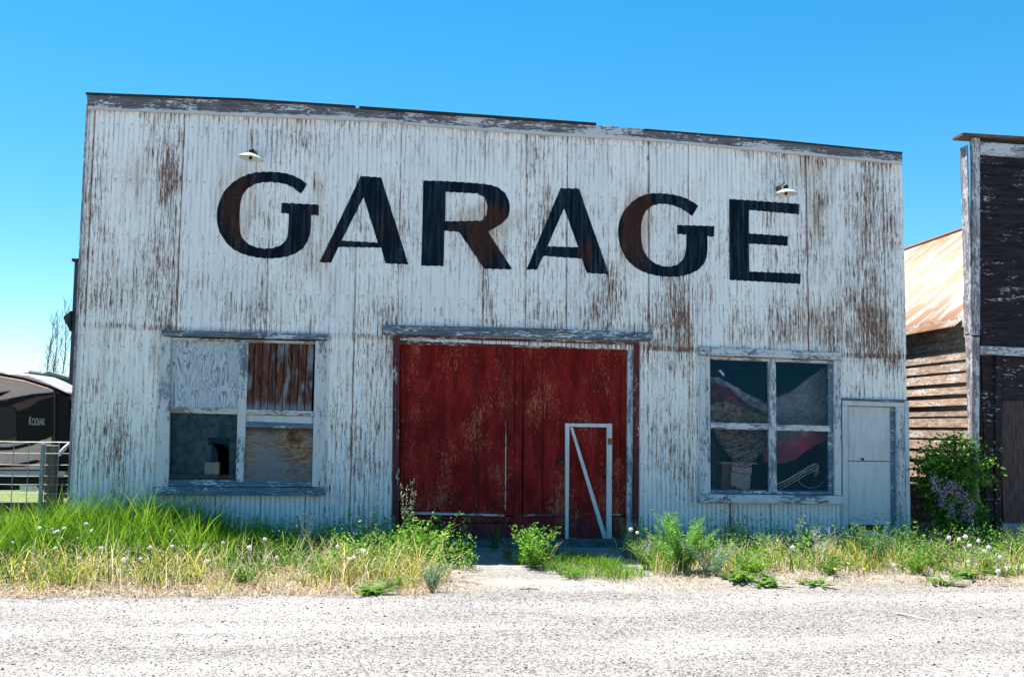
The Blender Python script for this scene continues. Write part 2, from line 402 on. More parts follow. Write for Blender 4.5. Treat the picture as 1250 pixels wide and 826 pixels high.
def make_pebbles():
    rng = np.random.default_rng(4)
    n = 85000
    u = rng.random(n)
    y = -11.6 + 8.2*u**1.25
    x = (rng.random(n)-.5)*2
    xc = (y+14.2)*.115; x = xc + x*((y+14.2)*.58+.4)
    s = .0028+.0052*rng.random(n)**2.8; s *= np.where(rng.random(n) < .02, 1.9, 1.0)
    base = np.array([(1,0,0),(-1,0,0),(0,1,0),(0,-1,0),(0,0,1),(0,0,-1),(.6,.6,.5),(-.6,.6,-.5),(.6,-.6,.4),(-.6,-.6,.5)], float)
    bm = bmesh.new()
    for b in base: bm.verts.new(b)
    r = bmesh.ops.convex_hull(bm, input=bm.verts); bmesh.ops.triangulate(bm, faces=bm.faces)
    bm.verts.index_update(); bv = np.array([v.co[:] for v in bm.verts]); bf = np.array([[v.index for v in f.verts] for f in bm.faces]); bm.free()
    k = len(bv)
    ang = rng.random(n)*6.28; ca, sa = np.cos(ang), np.sin(ang)
    P = bv[None]*(1+.35*(rng.random((n, k, 1))-.5))*s[:, None, None]*np.array([1.25, .95, .62])
    X = P[..., 0]*ca[:, None]-P[..., 1]*sa[:, None]+x[:, None]; Y = P[..., 0]*sa[:, None]+P[..., 1]*ca[:, None]+y[:, None]
    z = np.array([gz(a, b) for a, b in zip(x, y)])
    Z = P[..., 2]+(z+s*.30)[:, None]
    V = np.stack([X, Y, Z], -1).reshape(-1, 3); Fc = (bf[None]+(np.arange(n)*k)[:, None, None]).reshape(-1, 3)
    me = fast_mesh('gravel_stones', V, Fc, {'tone': np.repeat(rng.random(n), k)})
    t = NT('stone')
    c = t.ramp(t.attr('tone'), [(0, (.05, .045, .05)), (.12, (.12, .11, .115)), (.30, (.20, .187, .176)), (.75, (.325, .305, .287)), (.95, (.46, .42, .39)), (1, (.26, .15, .13))])
    o = link('gravel', me, None, t.bsdf(c, .9, .2)); tag(o, 'loose pale grey gravel stones strewn over the road', 'gravel', kind='stuff')

def fast_mesh(name, V, Fc, attrs=None, smooth=False):
    V = np.asarray(V, np.float32); Fc = np.asarray(Fc, np.int32); k = Fc.shape[1]
    me = bpy.data.meshes.new(name); me.vertices.add(len(V)); me.vertices.foreach_set('co', V.ravel())
    me.loops.add(Fc.size); me.loops.foreach_set('vertex_index', Fc.ravel())
    me.polygons.add(len(Fc)); me.polygons.foreach_set('loop_start', np.arange(0, Fc.size, k, dtype=np.int32))
    me.update(calc_edges=True)
    if smooth: me.polygons.foreach_set('use_smooth', np.ones(len(Fc), bool))
    for kk, a in (attrs or {}).items():
        at_ = me.attributes.new(kk, 'FLOAT', 'POINT'); at_.data.foreach_set('value', np.asarray(a, np.float32))
    me.validate(); return me
make_pebbles()

# ------------------------------------------------------------------ the garage
PITCH = .0677
XL, XR = -4.42, 7.61
def lin(pts):
    """polyline through facade pixels -> z as a function of x on the plane y=0"""
    q = [at(a, b, 0) for a, b in pts]; xs = [p.x for p in q]; zs = [p.z for p in q]
    return lambda x: np.interp(x, xs, zs)
roof_line = lin([(106, 131), (300, 139), (437, 145), (640, 159), (786, 170), (1101, 198)])
seam_line = lin([(94, 396), (200, 401), (400, 409), (480, 412), (790, 425), (860, 428), (1028, 433.5), (1109, 436)])
seam_phase = XL+.13
def lap(x):                                                     # one edge of each sheet rides over the next
    f = ((x-seam_phase)/.61) % 1.0
    return -.0028*np.clip((f-.9)/.1, 0, 1)*(f > .9)
def disp(x, z):
    return (-.0048*np.cos(2*np.pi*x/PITCH) + lap(x) + .006*np.sin(x*1.7+z*.8)+.004*np.sin(x*4.1-z*1.9)
            + .0016*np.sin(x*13+z*2.3))
CL = [  # rust gathers: centre px, spread px, strength
 (205,215,12,35,.9),(188,330,14,55,.6),(130,370,18,30,.8),(213,300,9,60,.6),(330,165,55,22,.35),(345,350,40,40,.3),
 (845,380,26,45,.5),(825,345,12,70,.5),(1050,330,22,75,.75),(1000,250,10,60,.7),(1062,235,12,50,.7),(1088,270,8,60,.8),(970,345,20,60,.3),(740,350,18,40,.6),
 (120,295,10,50,.6),(655,190,12,26,.8),(668,260,8,30,.7),(300,385,22,16,.7),(480,385,60,16,.6),(590,345,12,60,.5),(690,380,50,25,.5),
 (770,395,60,25,.45),(930,400,60,30,.35),(1080,400,30,40,.8),(1000,410,50,25,.5),(108,240,8,60,.6),(160,330,10,40,.3),(510,245,8,40,.3),
 (130,520,40,60,.45),(200,500,14,60,.4),(145,560,8,60,.7),(430,520,26,70,.35),(470,470,10,70,.5),(812,500,22,70,.65),(845,520,12,60,.5),(1065,450,30,30,.7),
 (890,640,8,22,.5),(600,230,30,20,-.3),(820,210,60,30,-.35),(560,205,60,25,-.2),(60,100,1,1,0),(290,200,30,30,-.2),(250,250,14,40,-.5),(870,200,50,25,-.3)]
TN = [(170,220,18,60,.7),(395,250,22,50,.6),(400,330,30,30,.5),(1000,260,22,90,.8),(960,205,30,20,.6),(1010,400,60,30,.5),(340,340,40,40,.35),(150,350,30,40,.5),
 (600,265,35,12,1.2),(575,215,1,1,0),(120,430,20,60,.4),(190,430,10,60,.4),(640,180,60,20,.3),(770,280,18,60,.5),(1080,330,30,60,.4),(850,400,50,40,.3),(437,450,30,60,.3),
 (290,250,22,50,1.0),(780,270,18,40,1.1),(470,280,14,30,.6),(590,290,20,30,1.3),(540,290,10,30,.35),(715,310,12,22,.8),(935,700,60,30,0)]
def field(lst, x, z):
    v = np.zeros(np.shape(x))
    for (cx, cy, sx, sy, a) in lst:
        if a == 0: continue
        p = at(cx, cy, 0); v += a*np.exp(-((x-p.x)/(sx/85*1.25))**2-((z-p.z)/(sy/85*1.25))**2)
    return v
def clad_attrs(x, z, lower, edge_dist=None):
    ph = (x/PITCH) % 1.0
    groove = .5+.5*np.cos(2*np.pi*(ph-.5))                      # deepest line of each wave
    f = ((x-seam_phase)/.61) % 1.0
    k = np.floor((x-seam_phase)/.61)
    sv_ = np.abs(np.sin(k*12.9898+(5 if lower else 0))*43758.5) % 1.0
    w = np.exp(-((f-.995)/.020)**2)+np.exp(-((f+.005)/.020)**2)
    seam = w*(.45+.75*sv_)
    rust = field(CL, x, z)+w*.9*sv_+.25*(sv_-.5)
    tan = field(TN, x, z)+.5*w*sv_
    tone = .35*(np.abs(np.sin(k*78.233)*12543.1) % 1.0)
    low = np.zeros_like(x)
    if lower:
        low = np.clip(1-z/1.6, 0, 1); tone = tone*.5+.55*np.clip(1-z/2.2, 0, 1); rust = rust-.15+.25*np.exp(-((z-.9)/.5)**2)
        rust = rust+.5*np.exp(-((z-.15)/.15)**2)
    else:
        d = z-seam_line(x); rust += .6*np.exp(-(d/.035)**2); d2 = roof_line(x)-z; rust += .6*np.exp(-(d2/.10)**2); low = .3*np.exp(-(d2/.8)**2)
    return dict(groove=groove, seam=seam, rust=rust, tan=tan, tone=tone, low=low)
def clad(name, x0, x1, zb, zt, parent, lower=False, back=0.0, rows=40, label=None):
    n = max(3, int(round((x1-x0)/(PITCH/8))))
    xs = np.linspace(x0, x1, n+1); V = []
    b = zb(xs) if callable(zb) else np.full(n+1, zb, float); tt = zt(xs) if callable(zt) else np.full(n+1, zt, float)
    T = np.linspace(0, 1, rows+1)[:, None]
    X = np.repeat(xs[None], rows+1, 0); Z = b[None]*(1-T)+tt[None]*T
    if not lower: Z[0] += .004*np.sin(xs*9)
    Y = disp(X, Z)+back
    off = root_off(parent)
    V = np.stack([X-off.x, Y-off.y, Z-off.z], -1).reshape(-1, 3)
    m_ = n+1; i, j = np.meshgrid(np.arange(n), np.arange(rows)); a = (j*m_+i).ravel()
    Fc = np.stack([a, a+1, a+m_+1, a+m_], -1)
    me = fast_mesh(name, V, Fc, clad_attrs(X.ravel(), Z.ravel(), lower), True)
    o = link(name, me, parent, M['iron'])
    return o

garage = thing('garage_building', (1.6, 0, 0), 'old garage clad in white rust-streaked corrugated iron with big black GARAGE lettering', 'building')
clad('upper_cladding', XL, XR, lambda x: seam_line(x)-.03, lambda x: roof_line(x)+.06, garage, False, 0, 70)
xa, xb, xc_, xd = at(200, 500).x, at(390, 500).x, at(482, 500).x, at(779, 500).x
xe, xf = at(861, 500).x, at(1028, 500).x
SB = .018
up = lambda x: seam_line(x)+.02
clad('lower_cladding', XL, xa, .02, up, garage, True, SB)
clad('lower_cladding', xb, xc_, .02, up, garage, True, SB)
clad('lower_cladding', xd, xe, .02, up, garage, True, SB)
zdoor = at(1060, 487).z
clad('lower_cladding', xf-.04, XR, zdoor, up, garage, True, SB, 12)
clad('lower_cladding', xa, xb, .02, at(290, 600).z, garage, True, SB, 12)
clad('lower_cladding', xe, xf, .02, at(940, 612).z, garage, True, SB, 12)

# letters: painted on the iron, draped over the same waves
def G_(ox, oy, s, pts): return [(ox+a/s, oy+b/s) for a, b in pts]
S1 = 1250/260.0
LET = [
 ([G_(250,200,S1,[(600,118),(560,88),(500,60),(430,47),(350,46),(280,52),(210,78),(150,120),(105,175),(78,240),(68,310),(78,380),(108,440),(155,495),(220,530),(300,550),(380,557),(460,550),(530,530),(585,490),(615,430),(625,370),(625,302),(668,302),(670,240),(450,228),(447,288),(493,292),(490,400),(478,450),(445,480),(390,497),(330,497),(270,480),(225,445),(205,395),(203,300),(208,230),(222,180),(255,140),(310,112),(380,106),(450,112),(510,132),(565,178)])]),
 ([G_(250,200,S1,[(915,72),(1035,80),(1195,590),(1060,585),(1035,492),(785,487),(740,580),(672,578)]), G_(250,200,S1,[(932,196),(1015,462),(803,450)])]),
 ([G_(500,210,S1,[(80,52),(205,54),(400,66),(480,75),(540,100),(578,150),(590,200),(582,260),(555,292),(520,318),(460,350),(603,572),(435,568),(405,520),(290,352),(205,345),(200,552),(68,550),(75,300)]), G_(500,210,S1,[(212,118),(400,127),(440,150),(458,200),(450,250),(428,285),(210,290)])]),
 ([G_(500,210,S1,[(885,95),(995,97),(1170,600),(1040,592),(1010,508),(785,492),(748,572),(685,572)]), G_(500,210,S1,[(907,213),(990,441),(810,435)])]),
 ([G_(740,220,S1,[(540,148),(470,105),(400,85),(320,77),(250,78),(185,100),(130,145),(90,200),(70,265),(70,340),(85,400),(115,460),(165,510),(230,545),(310,563),(400,570),(480,555),(545,525),(580,480),(593,430),(593,330),(632,332),(635,270),(415,263),(415,315),(470,320),(468,400),(460,450),(430,490),(380,508),(330,505),(270,480),(225,430),(207,370),(203,290),(210,220),(240,170),(285,143),(340,138),(400,150),(450,172),(505,212)])]),
 ([G_(740,220,S1,[(720,110),(1133,138),(1133,200),(838,175),(838,312),(1067,328),(1065,384),(838,372),(840,535),(1140,548),(1138,608),(722,585)])]),
]
def smooth_poly(q, straight=14.0):
    """round the curved runs: split edges and cut corners where the turn is gentle"""
    for _ in range(2):
        out = []; n = len(q)
        for i in range(n):
            a, b, c = Vector(q[i-1]), Vector(q[i]), Vector(q[(i+1) % n])
            ang = (b-a).angle(c-b) if (b-a).length > 1e-6 and (c-b).length > 1e-6 else 0
            if .02 < ang < .62: out += [tuple(b.lerp(a, .25)), tuple(b.lerp(c, .25))]
            else: out.append(tuple(b))
        q = out
    return q
def letter(polys):
    cu = bpy.data.curves.new('letter_outline', 'CURVE'); cu.dimensions = '2D'; cu.fill_mode = 'BOTH'
    for k, pl in enumerate(polys):
        if len(pl) > 12 and k == 0: pl = smooth_poly(pl)
        w = [at(a, b, 0) for a, b in pl]
        sp = cu.splines.new('POLY'); sp.points.add(len(w)-1); sp.use_cyclic_u = True
        for pt, q in zip(sp.points, w): pt.co = (q.x, q.z, 0, 1)
    tmp = bpy.data.objects.new('tmp', cu); COL.objects.link(tmp)
    dg = bpy.context.evaluated_depsgraph_get(); dg.update()
    me = bpy.data.meshes.new_from_object(tmp.evaluated_get(dg))
    bpy.data.objects.remove(tmp); bpy.data.curves.remove(cu)
    bm = bmesh.new(); bm.from_mesh(me)
    bmesh.ops.remove_doubles(bm, verts=bm.verts, dist=1e-5)
    x0 = min(v.co.x for v in bm.verts); x1 = max(v.co.x for v in bm.verts); st = PITCH/8
    i0 = int(x0/st)-1
    z0 = min(v.co.y for v in bm.verts); z1 = max(v.co.y for v in bm.verts)
    for k in range(int((x1-x0)/st)+3):
        bmesh.ops.bisect_plane(bm, geom=bm.verts[:]+bm.edges[:]+bm.faces[:], plane_co=((i0+k)*st, 0, 0), plane_no=(1, 0, 0), dist=1e-5)
    for k in range(1, 8):
        bmesh.ops.bisect_plane(bm, geom=bm.verts[:]+bm.edges[:]+bm.faces[:], plane_co=(0, z0+(z1-z0)*k/8, 0), plane_no=(0, 1, 0), dist=1e-5)
    X = np.array([v.co.x for v in bm.verts]); Z = np.array([v.co.y for v in bm.verts])
    # brush edges are not ruler straight
    Y = disp(X, Z)-.0032; off = garage.location
    for v, x, y, z in zip(bm.verts, X, Y, Z): v.co = (x-off.x, y-off.y, z-off.z+.004*math.sin(x*60))
    me2 = bpy.data.meshes.new('letter'); bm.to_mesh(me2); bm.free()
    at_ = clad_attrs(X, Z, False)
    for kk in ('groove', 'tan', 'rust'):
        a = me2.attributes.new(kk, 'FLOAT', 'POINT'); a.data.foreach_set('value', at_[kk].astype(np.float32))
    me2.polygons.foreach_set('use_smooth', [True]*len(me2.polygons))
    return link('letter', me2, garage, M['letter'])
for pl, lb in zip(LET, ['leftmost painted letter G', 'painted letter A beside the first G', 'painted letter R', 'painted letter A right of the R', 'second painted letter G', 'painted letter E']):
    letter(pl)['label'] = lb

# fascia boards and the black drip strip above them
def fascia(top, bot, y0, y1, mat, label=None):
    b = MB()
    for (a, c), (d, e) in zip(zip(top[:-1], top[1:]), zip(bot[:-1], bot[1:])): b.slab([a, c, e, d], y0, y1)
    b.attr = {'ev': [1, 1, 0, 0]*(len(b.v)//4)}
    b.build('fascia_board', mat, garage, 0, label=label)
fascia([(106,115),(300,122.5),(492.4,136)], [(107,133),(300,141.5),(492.4,149.5)], -.05, .02, M['trim_x'])
fascia([(492.8,137),(640,146),(785.5,157.5)], [(492.8,151.5),(640,163),(785.5,171.5)], -.043, .02, M['trim_x2'], 'middle fascia board with more of its white paint left')
fascia([(786.3,158.5),(940,171),(1101.5,187)], [(786.3,171),(940,185),(1101.5,200.5)], -.052, .02, M['trim_x'])
for q in ([(104.5,112.6),(300,120),(434,128.7),(434,131),(300,122.4),(104.5,115)], [(438.5,129.3),(600,140.5),(728,149.8),(728,152.5),(600,143.5),(438.5,132.5)],
          [(786.5,157),(940,169.5),(1101.8,185.6),(1101.8,187),(940,171),(786.5,158.5)]):
    MB().slab(q, -.085, .06).build('drip_strip', M['dark_roof'], garage, .002)
# corner moulding along the left edge, corner strip at right
MB().slab([(104.8,134),(107,134),(84.2,600),(82,680),(79.5,680),(82.0,600)], -.022, .05).build('corner_strip', M['grey_board'], garage)
# shell of the building
DEEP = 16.0
zl, zr = 4.75, 4.55          # the roof sits well below the top of the false front
b = MB(); b.box((XL, .045, 0), (XL+.10, DEEP, zl-.25)); b.build('side_wall', M['soot'], garage)
b = MB(); b.box((XR-.10, .045, 0), (XR, DEEP, zr-.25)); b.build('side_wall', M['soot'], garage)
b = MB(); b.box((XL+.1, DEEP-.1, 0), (XR-.1, DEEP, zr-.25)); b.build('back_wall', M['soot'], garage)
b = MB(); b.hexa([(XL, .03, zl-.25), (XR, .03, zr-.25), (XR, .03, zr-.10), (XL, .03, zl-.10)], [(XL, DEEP, zl-.9), (XR, DEEP, zr-.9), (XR, DEEP, zr-.75), (XL, DEEP, zl-.75)]); b.build('roof', M['dark_roof'], garage)
b = MB()   # board backing behind the iron, leaving the openings free
def bz(px, py): return at(px, py, .04).z
zs_ = bz(600, 405)
b.box((XL+.1, .035, zs_+.02), (XR-.1, .06, float(roof_line(XR))-.1))
b.box((XL+.1, .035, .02), (xa-.06, .06, zs_)); b.box((xb+.10, .035, .02), (xc_-.06, .06, zs_)); b.box((xd+.06, .035, .02), (xe-.06, .06, zs_))
b.box((xa, .035, .02), (xb, .06, bz(290, 606))); b.box((xe, .035, .02), (xf-.02, .06, bz(940, 616))); b.box((xf+.03, .035, bz(1060, 484)), (XR-.1, .06, zs_))
b.build('wall_backing', M['soot'], garage)
MB().box((XL+.1, .3, .01), (XR-.1, DEEP-.1, .04)).build('floor_slab', M['concrete'], garage)

def piece(win, name, px, y0, y1, mat, bev=.004, label=None): return MB().slab(px, y0, y1).build(name, M[mat] if isinstance(mat, str) else mat, win, bev, label=label)

# ---- left window
glass = None
def mat_glass():
    t = NT('dusty_window_glass')
    fr = t.n('ShaderNodeFresnel'); fr.inputs['IOR'].default_value = 1.36
    tr = t.n('ShaderNodeBsdfTransparent'); tr.inputs[0].default_value = (.93, .96, .98, 1)
    gl = t.n('ShaderNodeBsdfGlossy'); gl.inputs['Roughness'].default_value = .03; gl.inputs[0].default_value = (.07, .30, .52, 1)
    df = t.n('ShaderNodeBsdfDiffuse'); df.inputs[0].default_value = (.30, .33, .36, 1)
    n = t.noise(t.map((3, 3, 2.2)), 1, 5, .65, .6)
    m1 = t.n('ShaderNodeMixShader'); t.L(fr.outputs[0], m1.inputs[0]); t.L(tr.outputs[0], m1.inputs[1]); t.L(gl.outputs[0], m1.inputs[2])
    m2 = t.n('ShaderNodeMixShader'); t.L(t.step(n, .45, .9, .0, .012), m2.inputs[0]); t.L(m1.outputs[0], m2.inputs[1]); t.L(df.outputs[0], m2.inputs[2])
    t.L(m2.outputs[0], t.out.inputs[0]); return t.m
M['glass'] = mat_glass()
def mat_ply_blue():
    t = NT('weathered_plywood')
    base = t.map((7, 5, 1.1)); w = t.noise(base, 1.0, 3, .5, 1.5)
    rings = t.math('ABSOLUTE', t.math('SINE', t.math('MULTIPLY', w, 40.0)))
    fine = t.noise(t.map((70, 10, 7)), 1, 4, .6)
    big = t.noise(t.map((2.5, 1, 2.5)), 1, 3, .5)
    c = t.mix(t.step(rings, .05, .70), (.055, .085, .12), (.47, .50, .54))
    c = t.mix(t.step(fine, .35, .7), c, t.mix(.25, c, (.55, .60, .66)))
    c = t.mix(t.math('MULTIPLY', t.step(big, .42, .62), .3), c, (.50, .54, .60))
    return t.bsdf(c, .85, .2, 0, t.bump(rings, .4, .003))
def mat_ply_brown():
    t = NT('stained_brown_plywood')
    w = t.noise(t.map((1.1, 5, 5.0)), 1.0, 4, .55, 1.3)
    rings = t.math('ABSOLUTE', t.math('SINE', t.math('MULTIPLY', w, 30.0)))
    fine = t.noise(t.map((12, 10, 60)), 1, 4, .6); big = t.noise(t.map((1.9, 1, 3), (2, 3, 4)), 1, 3, .5)
    c = t.mix(t.step(rings, 0, 1), (.12, .055, .028), (.31, .19, .115))
    c = t.mix(t.math('MULTIPLY', t.step(big, .45, .62), .75), c, (.17, .19, .22))
    c = t.mix(t.math('MULTIPLY', t.step(big, .46, .30), .85), c, (.045, .02, .012))
    zz = t.sep(t.obj())[2]
    zt_ = t.math('ADD', zz, t.math('MULTIPLY', big, .30))
    c = t.mix(t.math('MULTIPLY', t.step(zt_, 1.66, 1.80), .8), c, (.05, .022, .014))
    c = t.mix(t.math('MULTIPLY', t.step(zt_, 1.36, 1.22), .6), c, (.13, .15, .18))
    c = t.mix(t.math('MULTIPLY', t.step(fine, .5, .7), .4), c, (.07, .035, .02))
    return t.bsdf(c, .8, .2, 0, t.bump(rings, .3, .003))
def mat_brown_boards():
    t = NT('brown_tongue_boards')
    g = t.noise(t.map((48, 20, 4)), 1, 5, .6, .4); big = t.noise(t.map((9, 1, 2.4), (2, 2, 1)), 1, 3, .55)
    zz = t.sep(t.obj())[2]
    c = t.mix(t.step(g, .3, .68), (.020, .009, .007), (.15, .055, .032))
    c = t.mix(t.math('MULTIPLY', t.step(big, .50, .66), .8), c, (.20, .24, .29))
    lowb = t.step(t.math('ADD', zz, t.math('MULTIPLY', g, .25)), 2.15, 1.98)
    c = t.mix(t.math('MULTIPLY', lowb, .8), c, (.17, .23, .29))
    return t.bsdf(c, .8, .2, 0, t.bump(g, .5, .003))
lw = bpy.data.objects.new('window', None); COL.objects.link(lw); lw.parent = garage
lw['label'] = 'boarded four-light window left of the red doors'
piece(lw, 'lintel', [(197,402.5),(401,408),(401,415),(197,409.5)], -.075, .03, 'lintel')
piece(lw, 'casing', [(196.5,410.5),(208.5,411),(205.5,590),(205,604),(187.5,604),(189,590)], -.035, .05, 'peel_z')
piece(lw, 'casing', [(385,415.5),(399.5,416),(395,594),(380.6,594)], -.035, .05, 'peel_z')
piece(lw, 'bead', [(209,411.5),(384.6,416.5),(384.5,420),(209,415)], -.012, .06, 'bead')
piece(lw, 'mullion', [(292.5,415),(303.5,415.4),(297.2,588),(287.6,588)], -.022, .07, 'peel_z2')
piece(lw, 'rail', [(207.5,496.5),(290,498.5),(290,505.5),(207.4,503.5)], -.010, .07, 'bead')
piece(lw, 'rail', [(300.6,499.5),(382.4,501.5),(382.2,507.5),(300.4,505.5)], -.010, .07, 'bead')
piece(lw, 'rail', [(300,514.6),(382,517.6),(381.8,523),(299.8,521)], -.016, .07, 'blue_sash')
piece(lw, 'infill_strip', [(300.3,505.8),(382.1,507.9),(382,517.4),(300.1,514.4)], .022, .05, 'white_door')
piece(lw, 'bottom_rail', [(206,585.5),(287.4,586),(380.6,588.4),(380.6,594),(205.5,593)], -.018, .07, 'blue_sash')
piece(lw, 'sill', [(186,594),(300,594.5),(395.5,595),(395.5,605),(300,604.5),(186,604)], -.075, .03, 'blue_sash', .006)
piece(lw, 'plywood_panel', [(208.8,414),(293,416.5),(290.2,499),(207.4,497)], .018, .04, mat_ply_blue(), 0, 'blue-grey weathered plywood panel')
bb = MB(); N = 9
for k in range(N):
    x0, x1 = 303+81*k/N, 303+81*(k+1)/N-.9
    bb.slab([(x0,417.5),(x1,417.8),(x1-3.1*(1),501),(x0-3.1,500.5)], .018+.004*(k % 2), .045)
bb.build('board_panel', mat_brown_boards(), lw, .003, label='brown upright boards in the upper right light')
piece(lw, 'plywood_panel', [(299.6,520.5),(382,523),(380.6,589),(297,588)], .020, .04, mat_ply_brown(), 0, 'brown water-stained plywood panel')
# broken pane: glass with a jagged hole
cu = [at(a, c, .03) for a, c in [(207.4,503.3),(290.5,505.4),(287.8,586.5),(205.8,586)]]
hole = [at(a, c, .03) for a, c in [(257,535),(261,541),(270,541.5),(279,545.5),(279.5,556),(278.6,585),(265,585.4),(267,566),(265.5,550),(261.5,545)]]
def poly_mesh(name, loops, y, mat, parent, thick=.004):
    c = bpy.data.curves.new(name, 'CURVE'); c.dimensions = '2D'; c.fill_mode = 'BOTH'
    for lp in loops:
        sp = c.splines.new('POLY'); sp.points.add(len(lp)-1); sp.use_cyclic_u = True
        for pt, q in zip(sp.points, lp): pt.co = (q.x, q.z, 0, 1)
    tmp = bpy.data.objects.new('tmp', c); COL.objects.link(tmp)
    dg = bpy.context.evaluated_depsgraph_get(); dg.update()
    me = bpy.data.meshes.new_from_object(tmp.evaluated_get(dg)); bpy.data.objects.remove(tmp); bpy.data.curves.remove(c)
    off = root_off(parent)
    for v in me.vertices: v.co = (v.co.x-off.x, y-off.y, v.co.y-off.z)
    o = link(name, me, parent, mat); me.name = name
    if thick: md = o.modifiers.new('s', 'SOLIDIFY'); md.thickness = thick
    return o
poly_mesh('pane', [cu, hole], .03, M['glass'], lw, .003)
# grimy old canvas hung behind the broken pane (a curtain, separate thing)
canvas = MB(); P = []
nx_, nz_ = 26, 20
for j in range(nz_+1):
    for i in range(nx_+1):
        a = i/nx_; c = j/nz_; p = at(200+a*100, 410+c*190, .30)
        P.append((p.x, .30+.02*math.sin(a*21+c*2)+.012*math.sin(a*43), p.z))
fs = [(j*(nx_+1)+i, j*(nx_+1)+i+1, (j+1)*(nx_+1)+i+1, (j+1)*(nx_+1)+i) for j in range(nz_) for i in range(nx_)
      if not (15 <= i <= 20 and j >= 13) and not (i == 14 and j in (13,))]
canvas.add(P, fs)
o = canvas.build('curtain', mat_simple('grey_canvas', (.055, .060, .068), .9, scale=9, var=.65), None, 0, True)
tag(o, 'dark grimy cloth hanging behind the broken lower left pane', 'curtain')
bx_ = thing('cardboard_box', at(258, 583, .17), 'tan cardboard box standing behind the broken pane of the boarded window', 'box')
q0 = at(250, 564, .16); q1 = at(267, 586, .16)
MB().box((q0.x, .15, q1.z), (q1.x, .26, q0.z)).build('carton', mat_simple('cardboard', (.36, .26, .17), .9, scale=10), bx_, .004)
MB().beam((q0.x, .15, q0.z+.002), (q0.x-.05, .12, q0.z+.06), .10, .003).build('flap', mat_simple('cardboard_flap', (.30, .22, .15), .9), bx_)
MB().slab([(204,578),(298,580),(298,590),(204,588)], .08, .35).build('window_board', M['soot'], lw)

# ---- right window
rw = bpy.data.objects.new('window', None); COL.objects.link(rw); rw.parent = garage
rw['label'] = 'glazed four-light window right of the red doors'
piece(rw, 'lintel', [(854.5,423),(1028.5,430.5),(1028,439.5),(854.5,433)], -.075, .03, M['peel_x'], .006)
piece(rw, 'casing', [(855,433.6),(866.8,434.2),(867.5,602.5),(854.5,602)], -.03, .06, 'peel_z')
piece(rw, 'casing', [(1018,439.8),(1026.6,440),(1027.4,604.5),(1019,604)], -.03, .06, 'peel_z')
piece(rw, 'sash_stile', [(1011,440),(1017.7,440),(1018.7,604),(1011.5,603)], .01, .08, 'blue_sash')
piece(rw, 'bead', [(867.2,434.4),(1011,440),(1011,443.6),(867.2,438.5)], -.006, .07, 'bead')
piece(rw, 'mullion', [(938.4,438),(947,438.4),(948.5,600),(939.2,600)], -.015, .08, 'peel_z2')
piece(rw, 'rail', [(867.6,515),(938.7,517),(938.9,524.5),(867.6,523)], -.010, .07, 'peel_x')
piece(rw, 'rail', [(947.9,517.5),(1012.5,519.5),(1015,522),(1012.5,526.5),(948,525)], -.012, .07, 'peel_x')
piece(rw, 'bottom_rail', [(867.6,597.6),(1011.4,599.6),(1011.4,603.4),(867.6,602)], .0, .07, 'blue_sash')
piece(rw, 'sill', [(853.5,602.8),(1029.5,605),(1029.3,615.6),(853.5,613.4)], -.085, .03, 'peel_x', .008)
for q in ([(867.4,438),(938.8,440.6),(938.9,516),(867.5,515)], [(946.6,441),(1011.4,443.4),(1012,519),(947,517.6)],
          [(867.5,522.6),(938.8,524.2),(939.4,598.6),(867.7,597.8)], [(947.2,525),(1012,527),(1011.8,600),(948,598.8)]):
    MB().slab(q, .035, .039).build('pane', M['glass'], rw)
# things inside: real cloth and junk behind the panes
def sheet(name, top, bot, y0, mat, label, cat, folds=.05, nf=9, sag=.05, thick=.006):
    """cloth strung between two polylines measured on plane y0 (top edge, bottom edge)"""
    nxx, nzz = 60, 24; P = []
    def samp(pl, u):
        seg = u*(len(pl)-1); i = min(int(seg), len(pl)-2); f = seg-i
        return (pl[i][0]*(1-f)+pl[i+1][0]*f, pl[i][1]*(1-f)+pl[i+1][1]*f)
    for j in range(nzz+1):
        for i in range(nxx+1):
            u = i/nxx; v = j/nzz; a = samp(top, u); c = samp(bot, u)
            yy = y0+1.6*folds*v*math.sin(u*nf+v*3)+sag*math.sin(v*3.14)-.10*v+.035*mnoise.noise(Vector((u*5+y0*9, v*4, y0*20)))+.014*mnoise.noise(Vector((u*15, v*11, y0*7)))
            p = at(a[0]*(1-v)+c[0]*v, a[1]*(1-v)+c[1]*v, y0); P.append((p.x, yy, p.z+.022*mnoise.noise(Vector((u*9, v*2, y0*31)))+.010*mnoise.noise(Vector((u*27, v*3, y0*11)))))
    fs = [(j*(nxx+1)+i, j*(nxx+1)+i+1, (j+1)*(nxx+1)+i+1, (j+1)*(nxx+1)+i) for j in range(nzz) for i in range(nxx)]
    b_ = MB().add(P, fs); n_ = nxx+1
    b_.attr = {'v': [j/nzz for j in range(nzz+1) for i in range(n_)], 'u': [i/nxx for j in range(nzz+1) for i in range(n_)]}
    o = b_.build(name, mat, None, 0, True, solid=thick); tag(o, label, cat); return o
def mat_tarp():
    t = NT('grey_red_tarp'); v = t.attr('v'); n = t.noise(t.map((20, 20, 50)), 1, 4, .6); b_ = t.noise(t.map((3, 3, 3)), 1, 3)
    f = t.math('ADD', v, t.math('MULTIPLY', b_, .5))
    c = t.mix(t.step(f, .85, 1.05), (.27, .25, .29), (.46, .04, .07)); c = t.mix(t.math('MULTIPLY', t.step(t.math('ADD', t.math('MULTIPLY', n, .5), t.math('MULTIPLY', b_, .5)), .40, .60), .75), c, (.075, .055, .07))
    return t.bsdf(c, .85, .2)
